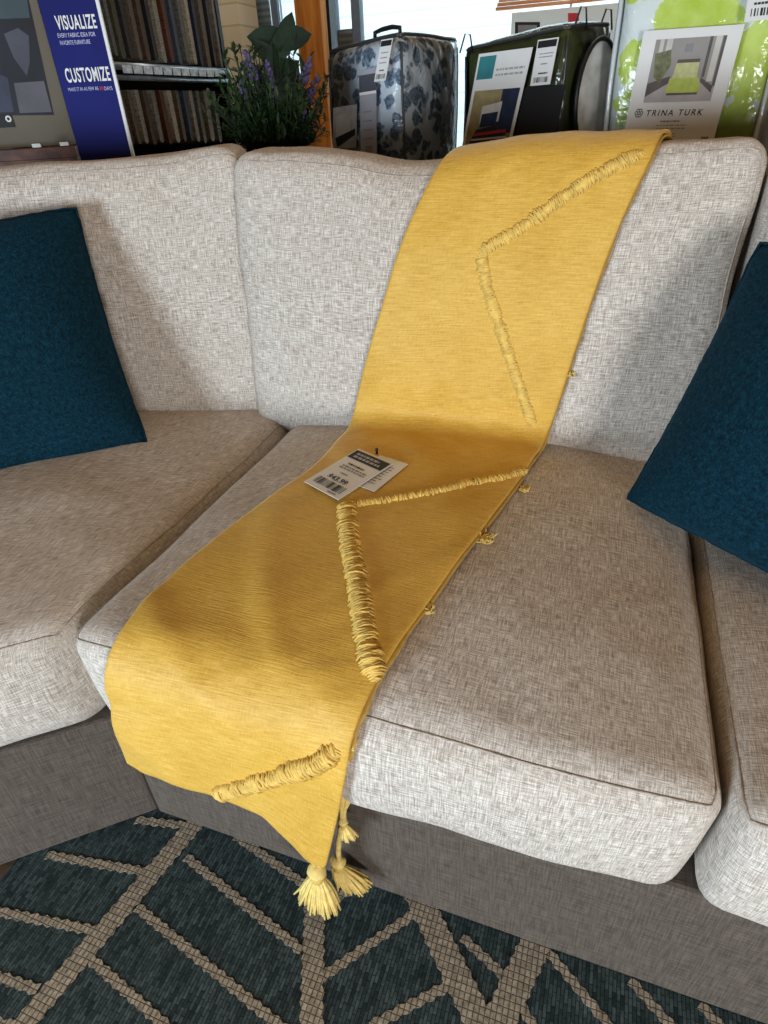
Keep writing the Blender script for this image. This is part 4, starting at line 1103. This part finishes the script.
# wooden counter with the picture board
zc = at(30, 147.5, 2.3).z
A1, B1 = at(-60, 147, 2.38), at(77, 147, 2.3); bd = V((B1.x-A1.x, B1.y-A1.y, 0)).normalized(); bn = V((-bd.y, bd.x, 0))
if bn.dot(CAM-A1) < 0: bn = -bn
cpt = V((B1.x, B1.y, 0))
cnt = thing('display_counter', 'red-brown wooden counter under the picture board at the far left', 'counter', (cpt.x-.3, cpt.y, 0))
mb = MB(); mb.obox(cpt+bd*.004+bn*.07+V((0, 0, zc-.03)), -bd*.9, -bn*.10, V((0, 0, .029))); mb.build('countertop', M['redwood'], cnt, False, .002)
mb = MB(); mb.obox(cpt+bd*.0+bn*.06+V((0, 0, .001)), -bd*.88, -bn*.08, V((0, 0, zc-.031))); mb.build('cabinet', M['redwood'], cnt)
mb = MB()
for u in (33, 62, 88): pass
b0 = V((B1.x, B1.y, 0))
def onbd(u, v, l=0): return onpl(u, v, b0+bn*l, bn)
f = Flat(V((b0.x, b0.y, 1.62))-bd*.62, V((b0.x, b0.y, 1.62)), V((b0.x, b0.y, zc+.001))-bd*.62, CAM)
pb = f.slab(M['beige'], .005).build('picture_board', M['beige']); tag(pb, 'taupe board with dark furniture photograph standing on the wooden counter', 'board')
def pq(px, mat, l): f.poly([uvs_(f, *p) for p in px], mat, l)
pq([(-30, -20), (24, -22), (54, 115), (-30, 116)], plain('night_photo', (24, 26, 36), scale=8, var=.5), .001)
pq([(-30, -20), (24, -22), (30, 18), (-30, 20)], plain('teal_grey_photo', (62, 80, 86), scale=8), .0014)
pq([(4, 34), (18, 28), (29, 36), (30, 62), (27, 76), (14, 58)], plain('grey_chair_photo', (74, 76, 88), scale=14, var=.2), .0016)
pq([(14, 83), (44, 81), (52, 112), (20, 113)], plain('grey_pillow_photo', (92, 90, 98), scale=14, var=.15), .0018)
pq([(-10, 70), (8, 78), (14, 112), (-10, 113)], plain('blue_throw_photo', (58, 62, 82), scale=14, var=.25), .0017)
f.build('photograph', pb)
g_ = Flat(onbd(-4, 116, .004), onbd(11, 115, .004), onbd(0, 128, .004), CAM); o = g_.slab(M['black'], .002).build('clip', M['black'], pb)
g_.poly([(.75+.2*math.cos(t), .3+.28*math.sin(t)) for t in [k*math.pi/6 for k in range(12)]], M['white'], .001); g_.poly([(.75+.1*math.cos(t), .3+.14*math.sin(t)) for t in [k*math.pi/6 for k in range(12)]], M['black'], .0016); g_.build('mark', o)
for k, u in enumerate((34, 62)):
    p = at(u, 149.5, 2.24); mb = MB(); mb.obox(V((p.x, p.y, zc+.0005)), bd*.022, bn*.012, V((0, 0, .009)))
    o = mb.build('price_card', M['white']); tag(o, ['small white card on the wooden counter edge, the left one', 'small white card on the wooden counter edge, nearer the blue sign'][k], 'card', 'small cards on the counter')

# ================================================================== LIGHT
def area(name, loc, to, sx, sy, power, col):
    l = bpy.data.lights.new(name, 'AREA'); l.shape = 'RECTANGLE'; l.size = sx; l.size_y = sy; l.energy = power; l.color = col
    o = bpy.data.objects.new(name, l); C.objects.link(o); o.location = loc
    o.rotation_euler = (V(to)-V(loc)).to_track_quat('-Z', 'Y').to_euler(); return o
area('window_light_left', (-.95, -2.4, .66), (.0, .5, .7), .9, .7, 84, (.70, .86, 1.0))
area('window_light_right', (2.0, -2.1, .72), (.6, .5, .7), .6, .6, 52, (.92, .93, .94))
area('shop_ceiling_light', (.6, .2, 3.2), (.6, .2, 0), 2.5, 2.5, 13, (1.0, .58, .24))
area('rear_fill_light', (.1, 2.7, 2.9), (-.1, 3.9, 1.0), 2.5, .6, 30, (1.0, .95, .88))  # added fill to brighten the timber post, pier and notice; no known fixture
area('yard_daylight', (0, 5.2, 4.2), (0, 8, 1.4), 9, 2.2, 540, (.96, .98, 1.0))
wd = bpy.data.worlds.new('world'); bpy.context.scene.world = wd; wd.use_nodes = True
wd.node_tree.nodes['Background'].inputs['Color'].default_value = (1.0, .72, .46, 1); wd.node_tree.nodes['Background'].inputs['Strength'].default_value = .10
vs_ = bpy.context.scene.view_settings; vs_.view_transform = 'Standard'; vs_.look = 'None'; vs_.exposure = .08
